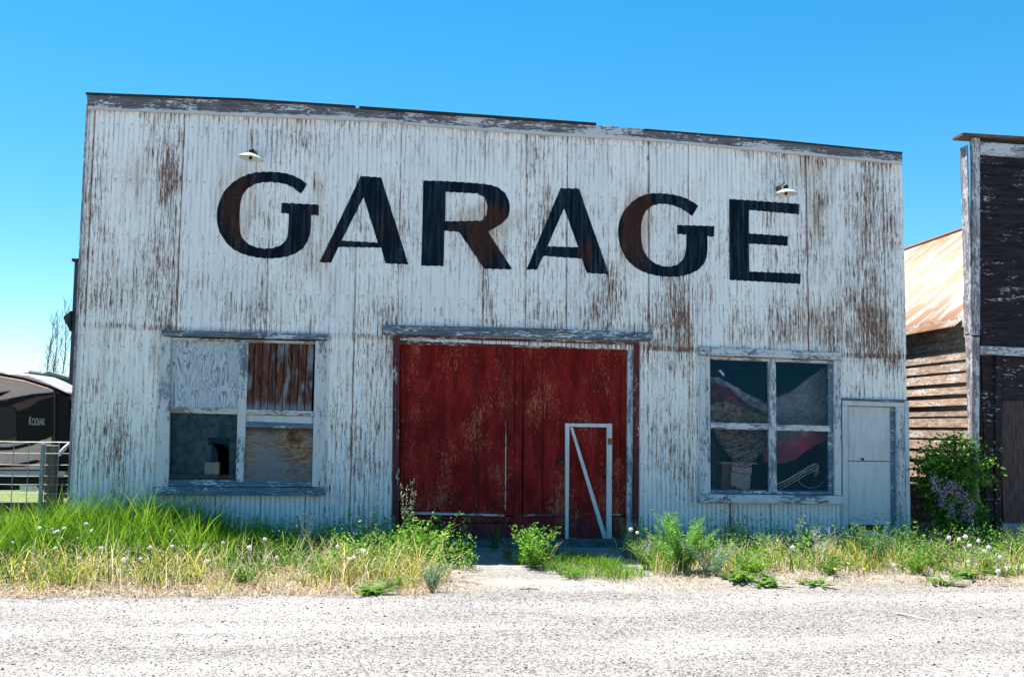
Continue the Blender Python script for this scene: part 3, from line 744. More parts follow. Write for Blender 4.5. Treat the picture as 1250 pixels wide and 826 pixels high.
def mat_blanket():
    t = NT('brown_blanket'); n = t.noise(t.map((9, 9, 26)), 1, 5, .65, .8)
    u = t.attr('u'); v = t.attr('v')
    ln = t.math('ABSOLUTE', t.math('SINE', t.math('ADD', t.math('MULTIPLY', u, 9), t.math('MULTIPLY', v, 15))))
    c = t.mix(t.step(n, .35, .65), (.035, .020, .017), (.26, .165, .12)); c = t.mix(t.math('MULTIPLY', t.step(ln, .12, .0), .75), c, (.80, .76, .72))
    return t.bsdf(c, .9, .2)
sheet('tarp', [(930,492),(965,478),(1000,452),(1022,440)], [(930,566),(965,562),(1000,540),(1024,522)], .38, mat_tarp(), 'grey tarp with a red lower edge slung behind the right half of the glazed window', 'tarp')
sheet('pelmet_cloth', [(858,458),(880,466),(905,482),(942,502)], [(858,516),(880,520),(905,528),(942,532)], .42, mat_simple('maroon_cloth', (.17, .015, .022), .9, scale=9, var=.8), 'dark red cloth hanging in the upper left light of the glazed window', 'cloth')
sheet('tarp_edge', [(858,458),(880,462),(905,476),(942,496)], [(858,464),(885,472),(908,490),(942,512)], .35, mat_simple('pale_grey_cloth', (.30, .25, .29), .9, scale=8, var=.6), 'pale grey cloth strip sloping down across the dark red cloth', 'cloth', .02)
sheet('sacking', [(860,496),(885,488),(910,498),(946,512)], [(860,521),(885,526),(910,532),(946,530)], .30, mat_simple('tan_sacking', (.19, .105, .07), .95, scale=14, var=.9), 'brown rumpled sacking above the middle rail of the glazed window', 'sack', .02)
sheet('blanket', [(870,520),(890,522),(915,524),(945,526)], [(884,552),(895,566),(918,562),(945,540)], .28, mat_blanket(), 'brown blanket with pale lines sagging in the lower left light', 'blanket', .04, 14)
sheet('side_curtain', [(862,522),(868,523),(874,526),(878,530)], [(862,598),(872,598),(884,598),(892,590)], .45, mat_simple('black_cloth', (.035, .04, .045), .9, scale=20), 'black cloth at the lower left corner of the glazed window', 'cloth')
def mat_towel():
    t = NT('striped_towel'); v = t.attr('v')
    st = t.math('MAXIMUM', t.step(t.math('ABSOLUTE', t.math('SUBTRACT', v, .10)), .045, .02), t.step(t.math('ABSOLUTE', t.math('SUBTRACT', v, .38)), .03, .012))
    n = t.noise(t.map((90, 10, 90)), 1, 3, .6); w = t.math('ABSOLUTE', t.math('SINE', t.math('MULTIPLY', v, 70)))
    c = t.mix(t.step(n, .3, .7), (.24, .19, .19), (.50, .42, .41)); c = t.mix(t.math('MULTIPLY', t.step(w, .3, 0), .4), c, (.45, .15, .15)); c = t.mix(st, c, (.50, .03, .05))
    return t.bsdf(c, .95, .1)
sheet('striped_towel', [(894,564),(902,566),(910,567),(918,565)], [(889,590),(896,594),(904,597),(912,598)], .17, mat_towel(), 'white towel with red stripes hung over a box inside the glazed window', 'towel', .01, 6, .0)
cr_ = thing('wooden_crate', at(892, 598, .24), 'brown wooden crate beside the striped towel inside the glazed window', 'crate')
MB().slab([(882,566),(918,566),(916,599),(880,599)], .20, .42).build('crate_body', mat_simple('crate_wood', (.15, .085, .045), .9, scale=8, stretch=(6, 1, 1)), cr_, .006)
MB().slab([(880,563.5),(924,564),(924,566.5),(880,566)], .185, .44).build('crate_top', mat_simple('crate_lid', (.26, .20, .16), .9, scale=8), cr_, .003)
# curved pale runner (sled-like slat) and hoop
mat_slat = mat_simple('pale_slat_wood', (.36, .32, .26), .8, scale=25, var=.5)
sl = thing('slatted_runner', at(975, 598, .2), 'pale curved wooden runner leaning in the lower right light of the glazed window', 'sled')
for k, (dy, dz) in enumerate([(0, 0), (.03, -4), (.06, -8)]):
    pts = [at(a, c-dz*.9, .17+dy) for a, c in [(945,592),(960,586),(975,577),(988,569),(996,565.5),(999,569),(994,575)]]
    MB().tube(pts, .010 if k else .014, 6).build('slat', mat_slat, sl, 0, True)
o = MB().tube([at(990+15*math.cos(a), 584+11*math.sin(a), .30) for a in np.linspace(.2, 5.6, 20)], .008, 6).build('metal_hoop', M['galv'], None, 0, True)
tag(o, 'thin metal hoop behind the pale runner in the glazed window', 'hoop')
tg = thing('hanging_tag', at(870, 430, .12), 'white tag on a dark cord in the upper left corner of the glazed window', 'tag')
MB().tube([at(868, 436, .10), at(873, 447, .11), at(880, 455, .12)], .006, 5).build('cord', M['dark_iron'], tg)
MB().slab([(877,452),(880,451),(885,457.5),(883,459)], .11, .114).build('card', mat_simple('white_card', (.7, .72, .75), .8), tg)
MB().slab([(860,596),(1016,599),(1016,606),(860,603)], .085, .50).build('window_board', M['sill_wood'], rw)

# ---- red double doors
dr = bpy.data.objects.new('red_door', None); COL.objects.link(dr); dr.parent = garage; dr['label'] = 'pair of big red wooden doors'
YD = .10
piece(dr, 'lintel', [(467.5,396.5),(640,400),(795,406),(795,416.5),(640,411.5),(467.5,408)], -.085, .02, 'lintel', .008)
piece(dr, 'head_trim', [(480,408.8),(780.5,417.4),(780.5,421),(480,412)], -.03, .12, 'red_trim_x')
piece(dr, 'jamb', [(479.5,412.3),(488,412.6),(487,662),(478.5,662)], -.03, .12, 'red_trim')
piece(dr, 'jamb', [(774.6,421),(781,421.2),(779.5,662),(772.8,662)], -.028, .03, 'red_trim')
piece(dr, 'jamb', [(766.5,421),(774.3,421),(772.6,662),(765.3,662)], .035, .13, 'peel_z2')
piece(dr, 'head_board', [(488.2,412.8),(766.2,420.2),(766.2,427),(488.2,420)], .03, .12, 'red_trim_x')
def door_leaf(l0, l1, vs_, nm):
    # l0,l1: px left and right at top; planks divided at vs_
    lf = MB(); xs = [l0]+vs_+[l1]
    for a, c in zip(xs[:-1], xs[1:]):
        lf.slab([(a+.25,419),(c-.25,420),(c-.6,629),(a-.1,629)], YD+random.uniform(-.004, .004), YD+.04)
    return lf
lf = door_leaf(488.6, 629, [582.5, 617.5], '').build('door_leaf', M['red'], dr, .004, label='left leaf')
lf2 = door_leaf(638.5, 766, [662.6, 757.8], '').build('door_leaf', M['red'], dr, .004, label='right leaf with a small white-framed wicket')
ledge = mat_peel('ledge_dusty_paint', 'x', .48, (.36, .38, .44), (.13, .04, .05), (.08, .03, .04))
MB().slab([(629.4,418),(638.2,418.4),(636.8,650),(628.2,650)], YD-.03, YD+.03).build('meeting_stile', M['red'], dr, .004)
MB().slab([(617.6,425),(618.8,425),(618.1,530),(616.9,530)], YD-.018, YD+.01).build('batten', M['red_trim'], dr, .001)
MB().slab([(616.9,530.6),(618.1,530.6),(617.4,640),(616.2,640)], YD-.018, YD+.01).build('batten', mat_peel('worn_batten', 'z', .50, (.36, .27, .27), (.10, .02, .025), (.06, .015, .02)), dr, .001)
MB().slab([(581.9,432),(582.9,432),(581.9,626),(580.9,626)], YD-.012, YD+.01).build('batten', M['red_trim'], dr, .001)
MB().slab([(488.6,420.2),(628.8,423.5),(628.8,430.5),(488.6,427)], YD-.016, YD+.01).build('top_rail', M['red'], dr, .003)
MB().slab([(638.6,424),(765.8,427.4),(765.8,434.4),(638.6,431)], YD-.016, YD+.01).build('top_rail', M['red'], dr, .003)
MB().slab([(501,624.6),(616,627.3),(616,630.2),(501,627.5)], YD-.035, YD+.01).build('bottom_ledge', ledge, dr, .004)
MB().slab([(639,627.3),(689,627.3),(689,630),(639,630)], YD-.035, YD+.01).build('bottom_ledge', ledge, dr, .004)
MB().slab([(748,627.3),(757.5,627.2),(757.5,630),(748,630)], YD-.035, YD+.01).build('bottom_ledge', ledge, dr, .004)
MB().slab([(488.3,629.5),(628,630.5),(627.8,637.4),(488.2,636.8)], YD-.012, YD+.03).build('bottom_rail', M['red'], dr, .004)
MB().slab([(488.2,638),(628,638.6),(627.8,660),(488,660)], YD-.016, YD+.03).build('kick_board', M['red'], dr, .006)
MB().slab([(637.2,630.5),(689.6,630.5),(689.6,660),(637,660)], YD-.014, YD+.03).build('kick_board', M['red'], dr, .006)
MB().slab([(748,630.5),(765,630.5),(764.8,660),(748,660)], YD-.014, YD+.03).build('kick_board', M['red'], dr, .006)
th = at(488, 668, -.05); MB().box((th.x-.05, -.06, -.02), (3.5, .16, at(600, 660.6, -.06).z)).build('threshold', M['sill_wood'], dr, .01)
wk = MB()
wk.slab([(690.2,516.3),(695.2,516.3),(694.0,661.5),(690.2,661.5)], YD-.055, YD)
wk.slab([(741,516.8),(747.3,516.8),(746.8,661.5),(740.4,661.5)], YD-.055, YD)
wk.slab([(695.3,516.5),(740.9,516.8),(740.9,521.4),(695.3,520.8)], YD-.054, YD)
wk.slab([(694.2,657.0),(740.3,657.4),(740.3,662),(694.1,662)], YD-.053, YD)
wk.slab([(696,521.4),(699.5,521.4),(739.6,650.5),(739.6,657),(736.2,657)], YD-.05, YD-.012)
wk.build('wicket_frame', M['white_frame'], dr, .003, label='small white-framed wicket gate with a diagonal brace')
MB().slab([(695.4,521.2),(740.6,521.8),(740.1,657.2),(694.4,656.8)], YD-.010, YD+.02).build('wicket_panel', M['red'], dr)
lt = MB(); lt.slab([(680,556.4),(691,556.4),(691,558.2),(680,558.2)], YD-.02, YD); lt.slab([(681,561),(692,562),(692,566),(683,566)], YD-.05, YD-.005)
lt.tube([at(679+2*k, 563+2*math.sin(k*1.2), YD-.03) for k in range(8)], .008, 6)
lt.build('latch', M['dark_iron'], dr)
MB().slab([(741.8,534.5),(747,534.5),(747,542.5),(741.8,542.5)], YD-.0575, YD-.0555).build('hinge', M['rust_metal'], dr)

# ---- small side door at right
sd = bpy.data.objects.new('side_door', None); COL.objects.link(sd); sd.parent = garage; sd['label'] = 'pale narrow panelled door at the right corner'
piece(sd, 'head_trim', [(1029,485.5),(1104,488.5),(1104,491),(1029,488)], -.05, .02, 'lintel', .003)
piece(sd, 'head_casing', [(1028.6,488.3),(1104,491.3),(1104,496.6),(1028.6,494.6)], -.028, .05, 'white_door', .003)
piece(sd, 'casing', [(1028.2,495),(1035,495.2),(1035.4,660),(1029.4,660)], -.026, .05, 'white_door')
piece(sd, 'casing', [(1093.8,496.4),(1104,496.8),(1106.5,664),(1096,664)], -.026, .05, 'peel_z')
piece(sd, 'corner_board', [(1104.4,489),(1109.6,489.2),(1112,664),(1107,664)], -.02, .05, 'white_door')
piece(sd, 'reveal', [(1087.4,496.4),(1093.2,496.6),(1094.6,662),(1088.6,662)], .02, .10, 'blue_sash')
piece(sd, 'upper_panel', [(1035.3,495.4),(1087,497),(1087.6,562.6),(1035.3,561.8)], .045, .07, 'white_door', .004)
piece(sd, 'lower_panel', [(1035.3,562.6),(1087.6,563.4),(1088.2,640.5),(1035.5,640)], .048, .07, 'white_door', .004)
piece(sd, 'bottom_board', [(1035.5,649.5),(1088,649.8),(1088.2,660),(1035.5,660)], .048, .07, 'white_door', .004)
piece(sd, 'stile', [(1078.5,640.8),(1088.2,640.8),(1088.2,649.3),(1078.5,649.3)], .048, .07, 'white_door', .003)
piece(sd, 'backing', [(1035.5,636),(1080,636),(1080,652),(1035.5,652)], .09, .10, 'soot', 0)
MB().lathe([(.0, -.03), (.018, -.025), (.020, -.012), (.008, 0)], at(1052.5, 560, .044), 10, Matrix.Rotation(math.radians(-90), 3, 'X')).build('knob', M['dark_iron'], sd)
# timber sill under the whole front
MB().box((XL+.02, .03, -.02), (XR-.02, .09, .10)).build('sill_beam', M['sill_wood'], garage)

# ---- gooseneck lamps
def lamp(px, py, label, tilt):
    c = at(px, py, -.30)
    r = thing('wall_lamp', (c.x, 0, c.z), label, 'lamp', 'enamel lamps above the lettering')
    Rm = Matrix.Rotation(tilt, 3, 'Y')
    MB().lathe([(.030, .055), (.055, .048), (.10, .030), (.150, .004), (.163, -.012), (.166, -.018), (.160, -.016), (.10, .018), (.05, .034), (.02, .036)], c, 28, Rm).build('lamp_shade', M['green_enamel'], r, 0, True)
    MB().lathe([(.158, -.0145), (.10, .013), (.05, .028), (.001, .031)], c, 28, Rm).build('shade_lining', M['cream_enamel'], r, 0, True)
    MB().lathe([(.001, .125), (.028, .118), (.034, .10), (.034, .052), (.030, .05)], c, 16, Rm).build('socket', M['dark_iron'], r, 0, True)
    MB().lathe([(.001, -.035), (.018, -.03), (.024, -.012), (.016, .012), (.012, .03)], c, 12, Rm).build('bulb_holder', M['dark_iron'], r, 0, True)
    MB().tube([c+Vector((0, 0, .11)), c+Vector((0, .02, .15)), c+Vector((0, .07, .175)), c+Vector((0, .14, .16)), c+Vector((0, .30, .13))], .011, 8).build('bracket_arm', M['galv'], r, 0, True)
    MB().lathe([(.045, 0), (.045, .012), (.001, .014)], (c.x, -.004, c.z+.13), 14, Matrix.Rotation(math.radians(90), 3, 'X')).build('wall_plate', M['rust_metal'], r)
lamp(306, 192, 'pale green enamel dish lamp above the first letter G', .12)
lamp(959.5, 235.5, 'pale green enamel dish lamp above the letter E', -.02)

# ------------------------------------------------------------------ neighbouring black building at right
NX, NY = at(1187, 400, 0).x, 0.0
nb = thing('black_shop', (NX+3, 0, 0), 'black clapboard building with a tall false front and rusty pale metal roof', 'building')
ztop = at(1187, 168, 0).z; NW = 6.2
fr = MB(); z = 0.05; k = 0; zmid = at(1210, 434, 0).z; rng = random.Random(3)
x0n = at(1196.6, 400, 0).x
xrec = at(1218, 500, 0).x
while z < ztop-.24:
    h = .155+rng.uniform(-.01, .01)
    if z+h > ztop-.2: h = ztop-.2-z
    xe_ = NX+NW
    if z+h < zmid-.02 or z < zmid-.02 < z+h: xe_ = xrec; h = min(h, zmid-.02-z) if z+h > zmid-.02 else h
    if h < .03: z += .14; continue
    # board leans out at the bottom
    w = rng.uniform(-.004, .004)
    fr.hexa([(x0n, -.028+w, z), (xe_, -.028-w, z), (xe_, -.004, z+h), (x0n, -.004, z+h)], [(x0n, .02, z), (xe_, .02, z), (xe_, .02, z+h), (x0n, .02, z+h)])
    z += h
    if abs(z-(zmid-.02)) < 1e-6: z += .14
fr.build('front_siding', M['black_wood'], nb)
MB().box((x0n-.02, .021, zmid+.1), (NX+NW, .10, ztop-.02)).build('false_front', M['soot'], nb)
MB().box((x0n-.02, .021, 0), (xrec, .10, zmid+.1)).build('front_wall', M['soot'], nb)
MB().slab([(1187.3,168),(1196.4,168.5),(1196.4,189),(1196.6,409),(1187,409)], -.045, .02).build('corner_board', M['grey_board'], nb, .004)
MB().slab([(1187,411),(1196,411),(1195.5,662),(1186.5,662)], -.040, .02).build('corner_board', M['grey_board'], nb, .004)
b = MB(); b.box((NX-.022, -.03, 0.0), (NX, .17, ztop-.13)); b.build('return_board', M['grey_board'], nb, .004)
b = MB(); b.box((NX-.03, -.035, at(1187, 359, 0).z-.6), (NX-.023, .18, at(1187, 359, 0).z)); b.build('patch_board', M['grey_board'], nb, .002)
MB().slab([(1196.8,173),(1300,180.5),(1300,196),(1196.8,189)], -.035, .02).build('frieze_board', M['grey_board_x'], nb, .004)
b = MB(); b.hexa([(NX-.12, -.09, ztop+.0), (NX+NW+.2, -.09, ztop-.10), (NX+NW+.2, -.09, ztop-.055), (NX-.12, -.09, ztop+.045)],
                 [(NX-.12, .20, ztop+.0), (NX+NW+.2, .20, ztop-.10), (NX+NW+.2, .20, ztop-.055), (NX-.12, .20, ztop+.045)])
b.build('coping_board', mat_simple('brown_coping', (.11, .075, .06), .85, scale=6, stretch=(1, 8, 8), var=.5), nb, .004)
MB().slab([(1196.8,422),(1300,426),(1300,436.5),(1196.8,432.6)], -.045, .02).build('belt_board', M['grey_board_x'], nb, .005)
MB().slab([(1215.6,434),(1223.8,434.4),(1223.4,662),(1215,662)], -.05, .06).build('pilaster', M['black_wood'], nb, .004)
MB().slab([(1224,436),(1300,439),(1300,490),(1224,489)], .02, .05).build('dark_panel', M['black_wood'], nb)
n_ = 120; xs_ = np.linspace(at(1224, 560).x, NX+NW, n_*3)
P = []; z0_, z1_ = at(1230, 640).z, at(1230, 489).z
for zz in (z0_, z1_):
    for x in xs_: P.append((x, .03+.008*math.cos(2*math.pi*x/PITCH), zz))
L_ = len(xs_); MB().add(P, [(i, i+1, L_+i+1, L_+i) for i in range(L_-1)]).build('corrugated_door', mat_simple('brown_iron_sheet', (.07, .045, .045), .6, .3, scale=5, stretch=(8, 1, 1), var=.5), nb, 0, True)
MB().slab([(1224,638),(1300,640),(1300,650),(1224,648)], -.03, .08).build('door_sill', M['grey_board_x'], nb, .005)
MB().slab([(1224,651),(1300,652),(1300,668),(1224,668)], .0, .08).build('plinth', M['concrete'], nb, .005)
# side wall of lapped boards, eave, roof
EZ0, EZ1 = at_x(1187, 391, NX+.06).z, 3.05
def eave(y): return EZ0+(EZ1-EZ0)*min(1, y/8.0)
sw = MB(); z = .05; k = 0
SWX = NX+.06; DN = 12.0
while z < EZ0-.05:
    h = .175+rng.uniform(-.02, .02); w = rng.uniform(-.01, .012); tl = rng.uniform(-.02, .02)
    y0_, y1_ = .1, DN
    sw.hexa([(SWX-.030+w, y0_, z), (SWX-.030+w, y1_, z+tl), (SWX-.002, y1_, z+h+.012+tl), (SWX-.002, y0_, z+h+.012)],
            [(SWX+.02, y0_, z), (SWX+.02, y1_, z+tl), (SWX+.02, y1_, z+h+.012+tl), (SWX+.02, y0_, z+h+.012)])
    z += h
sw.build('side_wall', M['barn_wood'], nb)
RX, RZ = 12.0, 6.0
slope = (RZ-EZ0)/(RX-NX)
def mat_rusty_roof():
    t = NT('sun_bleached_metal_roof'); n = t.noise(t.map((.8, 2.6, .8), (0, 0, 0), None, (0, 0, .5)), 1.4, 5, .62); f = t.noise(t.map((5, 26, 5)), 1, 4, .6)
    c = t.mix(t.step(t.math('ADD', n, t.math('MULTIPLY', f, .25)), .50, .68), (.46, .40, .35), (.33, .165, .095))
    return t.bsdf(c, .6, .35, 0)
P = []; ys_ = np.arange(.35, DN+.3, PITCH/4); rows = 3
for j in range(rows+1):
    for y in ys_:
        u = j/rows; x = NX-.08+(RX-NX+.08)*u; zz = EZ0-.08*slope+(RZ-EZ0+.08*slope)*u - .004*y
        P.append((x, y, zz+.009*math.cos(2*math.pi*y/PITCH)+(.012 if j >= 2 else 0)))
L_ = len(ys_)
MB().add(P, [(j*L_+i, j*L_+i+1, (j+1)*L_+i+1, (j+1)*L_+i) for j in range(rows) for i in range(L_-1)]).build('roof', mat_rusty_roof(), nb, 0, True, solid=.01)
MB().add([(RX, .35, RZ), (2*RX-NX+.22, .35, EZ0-.2), (2*RX-NX+.22, DN+.3, EZ0-.2), (RX, DN+.3, RZ)], [(0, 1, 2, 3)]).build('roof', M['dark_roof'], nb, solid=.02)
MB().tube([(RX, .3, RZ+.02), (RX, DN+.3, RZ-.02)], .05, 6).build('ridge_cap', M['rust_metal'], nb)
MB().box((NX+.09, .1, 0), (2*RX-NX, DN-.1, EZ0-.35)).build('inner_walls', M['soot'], nb)
MB().hexa([(NX+.09, DN-.2, EZ0-.3), (2*RX-NX, DN-.2, EZ0-.3), (RX, DN-.2, RZ-.1)], [(NX+.09, DN-.1, EZ0-.3), (2*RX-NX, DN-.1, EZ0-.3), (RX, DN-.1, RZ-.1)]).build('gable', M['soot'], nb)

# ------------------------------------------------------------------ left background: shed, trailer, fence, bare trees
sh = thing('dark_shed', (-6, 9, 0), 'tall narrow dark green shed rising behind the left corner of the garage', 'shed')
a0 = at(91.2, 319, 9.0); a1 = at(80.6, 478, 9.0)
MB().box((a0.x, 9, 0), (XL-.3, 14, a0.z)).build('shed_wall', mat_simple('dark_green_sheet', (.022, .045, .05), .6, scale=4, stretch=(6, 6, 1)), sh)
p0, p1 = at(79.3, 388, 9), at(88, 383, 9)
MB().hexa([(p0.x, 8.9, p0.z-.02), (p1.x, 8.9, p0.z-.30), (p1.x, 8.9, p1.z+.06), (p0.x, 8.9, p0.z+.02)], [(p0.x, 14, p0.z-.02), (p1.x, 14, p0.z-.30), (p1.x, 14, p1.z+.06), (p0.x, 14, p0.z+.02)]).build('side_eave', M['dark_roof'], sh)
MB().box((a0.x-.05, 8.95, a0.z), (XL-.2, 14.1, a0.z+.06)).build('roof', M['dark_roof'], sh)

TY = 5.5
tr = thing('travel_trailer', at(20, 600, TY+1), 'brown and black travel trailer with swooping stripes parked behind the wire fence', 'trailer')
tr.location.z = 0
M['tr_tan'] = mat_simple('trailer_tan', (.78, .50, .46), .5, 0, .2, .08)
M['tr_brown'] = mat_simple('trailer_brown', (.11, .050, .045), .5, 0, .2, .08)
M['tr_black'] = mat_simple('trailer_black', (.006, .005, .006), .5, 0, .15, .1)
M['tr_white'] = mat_simple('trailer_white', (.40, .39, .40), .35, 0, .5, .06)
TLX = at(-80, 460, TY).x-3.5
top = [(-170,440),(-80,447),(0,458),(30,463.5),(60,473),(66,476)]
P = [at(a, c, TY) for a, c in top]; bot0 = at(0, 573, TY).z
prof = [Vector((TLX, TY, P[0].z))]+P+[Vector((P[-1].x, TY, bot0)), Vector((TLX, TY, bot0))]
prof = prof[::-1]
MB().hexa(prof, [Vector((p.x, TY+2.45, p.z)) for p in prof]).build('body', M['tr_tan'], tr, .02)
cp = [at(66.4, 476.5, TY), at(80, 481.5, TY), at(86, 487, TY), at(87, 560, TY), at(83, 573, TY), at(66.4, 573, TY)][::-1]
MB().hexa(cp, [Vector((p.x, TY+2.45, p.z)) for p in cp]).build('front_cap', M['tr_black'], tr, .02)
def decal(px, mat, name='stripe', y=None, d=.012):
    P_ = [at(a, c, (y or TY)-d) for a, c in px][::-1]
    poly_mesh(name, [P_], (y or TY)-d, mat, tr, .006)
decal([(-120,500),(-20,492),(12,486),(36,483.5),(65.6,481),(65.6,490),(52,493),(38,500),(31,506),(31,540),(-120,545)], M['tr_brown'])
decal([(0,489),(8,489.5),(14,485.5),(40,480.8),(66,478.6),(66,481),(45,484),(28,489),(12,495),(0,498)], M['tr_black'], d=.020)
decal([(20,502),(36,497),(47,489),(62,484.5),(66,484),(66,531),(55,536),(40,538.5),(20,538)], M['tr_black'], d=.024)
decal([(-20,484),(-2,479),(13,476.8),(5,481),(-8,488),(-20,491)], M['tr_black'], d=.020)
decal([(-40,546),(10,545.5),(34,541),(50,536.8),(40,543),(15,549),(-40,551)], M['tr_black'], d=.020)
decal([(-60,570),(20,566),(45,561),(50,563),(30,569),(-60,573)], M['tr_black'], d=.020)
wq = [(-22,502),(-20,498),(-2,495.5),(14,496),(19,499),(20.5,504),(20,528),(17,533),(10,535),(-18,536),(-22,531)]
P_ = [at(a, c, TY-.03) for a, c in wq]; MB().hexa(P_, [Vector((p.x, TY+.02, p.z)) for p in P_]).build('window', mat_simple('smoked_glass', (.006, .006, .008), .3, 0, .25, .05), tr, .008)
MB().slab([(65.6,477),(67.6,477),(67.2,573),(65.0,573)], TY-.03, TY+.1).build('corner_moulding', mat_simple('green_black_trim', (.02, .04, .04), .4), tr)
rp = [at(a, c, TY-.03) for a, c in [(-170,439),(-80,446),(0,456.6),(30,462),(60,471.5),(85,483.5)]]
MB().tube(rp, .035, 8).build('roof_edge', M['tr_black'], tr, 0, True)
rp = [at(a, c, TY+.5) for a, c in [(0,455),(20,454.5),(34,456),(48,461.5),(60,467.5),(84,479)]]
MB().hexa(rp+[rp[-1]-Vector((0,0,.15)), rp[0]-Vector((0,0,.3))], [p+Vector((0, 1.5, 0)) for p in rp+[rp[-1]-Vector((0,0,.15)), rp[0]-Vector((0,0,.3))]]).build('roof_cap', M['tr_white'], tr, .03)
a_ = at(0, 453, TY+.9); c_ = at(37, 455, TY+.9)
MB().box((a_.x-1, TY+.9, a_.z-.25), (c_.x, TY+1.7, a_.z+.03)).build('air_conditioner', mat_simple('grey_plastic', (.16, .18, .20), .35, 0, .5), tr, .04)
MB().slab([(-170,573.4),(80,574.6),(80,582.4),(-170,581.4)], TY-.01, TY+2.4).build('chassis_rail', M['tr_white'], tr, .01)
MB().slab([(-170,583),(82,583.6),(82,598),(-170,598)], TY+.2, TY+2.2).build('underside_shade', M['dark_roof'], tr)  # dark block added to darken the gap below the chassis rail
for px_ in (-30, -75):
    w = at(px_, 590, TY); Rm = Matrix.Rotation(math.radians(90), 3, 'X')
    tw = MB().lathe([(.16, -.1), (.33, -.1), (.36, -.07), (.36, .07), (.33, .1), (.16, .1)], (w.x, TY+.15, .36), 24, Rm).build('wheel', M['dark_roof'], tr, 0, True)
    MB().lathe([(.001, .05), (.16, .06), (.18, .11)], (w.x, TY+.15, .36), 20, Rm).build('rim', M['galv'], tw, 0, True)
jk = MB().beam(at(75, 580, TY+.6), (at(75, 580, TY+.6).x, TY+.6, 0), .10, .10, (0, 1, 0)).build('jack', M['dark_iron'], tr)
# writing on its side
fc = bpy.data.curves.new('name_lettering', 'FONT'); fc.body = 'KODIAK'; fc.extrude = .004; fc.align_x = 'LEFT'
w0 = at(35, 518.5, TY-.04); w1 = at(54.5, 518.5, TY-.04)
fc.size = .24
to = bpy.data.objects.new('tmp_text', fc); COL.objects.link(to)
dg = bpy.context.evaluated_depsgraph_get(); dg.update(); mt = bpy.data.meshes.new_from_object(to.evaluated_get(dg)); bpy.data.objects.remove(to)
wd = max(v.co.x for v in mt.vertices)-min(v.co.x for v in mt.vertices); kx = (w1.x-w0.x)/wd; off = root_off(tr)
for v in mt.vertices:
    x, y, z = v.co; big_ = 1.25 if x < wd*.17 else 1.0
    v.co = (w0.x+x*kx-off.x, TY-.044-z-off.y, w0.z+y*big_*.78-off.z+.0)
link('name_lettering', mt, tr, M['tr_white'])

# far low sheds / roofs between trailer and garage
fs_ = thing('far_shed', at(70, 505, 30), 'low grey-roofed shed far off between the trailer and the garage', 'shed'); fs_.location.z = 0
q = [at(a, c, 30) for a, c in [(35,459),(60,455),(88,463),(88,505),(35,505)]][::-1]
MB().hexa(q, [Vector((p.x, 36, p.z)) for p in q]).build('wall', mat_simple('grey_shed_wall', (.06, .065, .07), .8), fs_)
q = [at(a, c, 29.8) for a, c in [(33,459.5),(60,453.5),(90,462),(90,465),(60,457.5),(33,462)]][::-1]
MB().hexa(q, [Vector((p.x, 36.2, p.z)) for p in q]).build('roof', mat_simple('grey_shed_roof', (.20, .22, .24), .5), fs_)
# low far hedge / land so the horizon is not a bare line
# wire panel fence
YF = .9
fe = thing('wire_panel_fence', at(40, 600, YF), 'galvanised wire stock panel fence across the gap left of the garage', 'fence'); fe.location.z = 0
XF0 = at(-60, 560, YF).x; XF1 = XL-.04
hz = [at(40, yy, YF).z for yy in (539.3, 553, 567, 580.5, 591, 602, 611)]
b = MB()
for k, zz in enumerate(hz): b.tube([(XF0, YF, zz+.01), ((XF0+XF1)/2, YF+.004, zz-.004), (XF1, YF, zz)], .010 if k == 0 else .005, 6)
for px_ in (-56, -38, -20, -2, 16.5, 35, 53.2, 71.5): 
    x = at(px_, 560, YF).x; b.tube([(x, YF-.010, hz[0]), (x+.003, YF-.012, .5), (x, YF-.010, .1)], .006, 6)
b.build('wire_mesh', M['galv'], fe)
x = at(52.0, 560, YF-.05).x; b = MB(); b.beam((x, YF-.05, 0), (x, YF-.05, at(52, 541, YF-.05).z), .055, .035, (0, 1, 0)); b.build('steel_post', M['galv'], fe, .004)
x = at(63.5, 560, YF+.1).x; b = MB(); b.beam((x, YF+.1, 0), (x, YF+.1, at(63.5, 543, YF+.1).z), .145, .13, (0, 1, 0)); b.build('wooden_post', M['post_wood'], fe, .012)
b = MB(); c1 = [at(84, 541, YF-.05), at(80, 546, YF-.07), at(75, 551, YF-.07), at(72, 556, YF-.06)]
b.tube(c1, [.015, .03, .032, .02], 8); b.build('white_tie', mat_simple('white_rag', (.72, .74, .76), .8, scale=40), fe, 0, True)
MB().slab([(24,592),(44,592.5),(47,596),(44,599.5),(24,599)], TY-.6, TY-.58).build('marker_board', mat_simple('cream_board', (.62, .58, .50), .8), None)
o = bpy.data.objects['marker_board']; tag(o, 'small cream board lying in the grass under the trailer', 'board')
b = bpy.data.objects['marker_board']

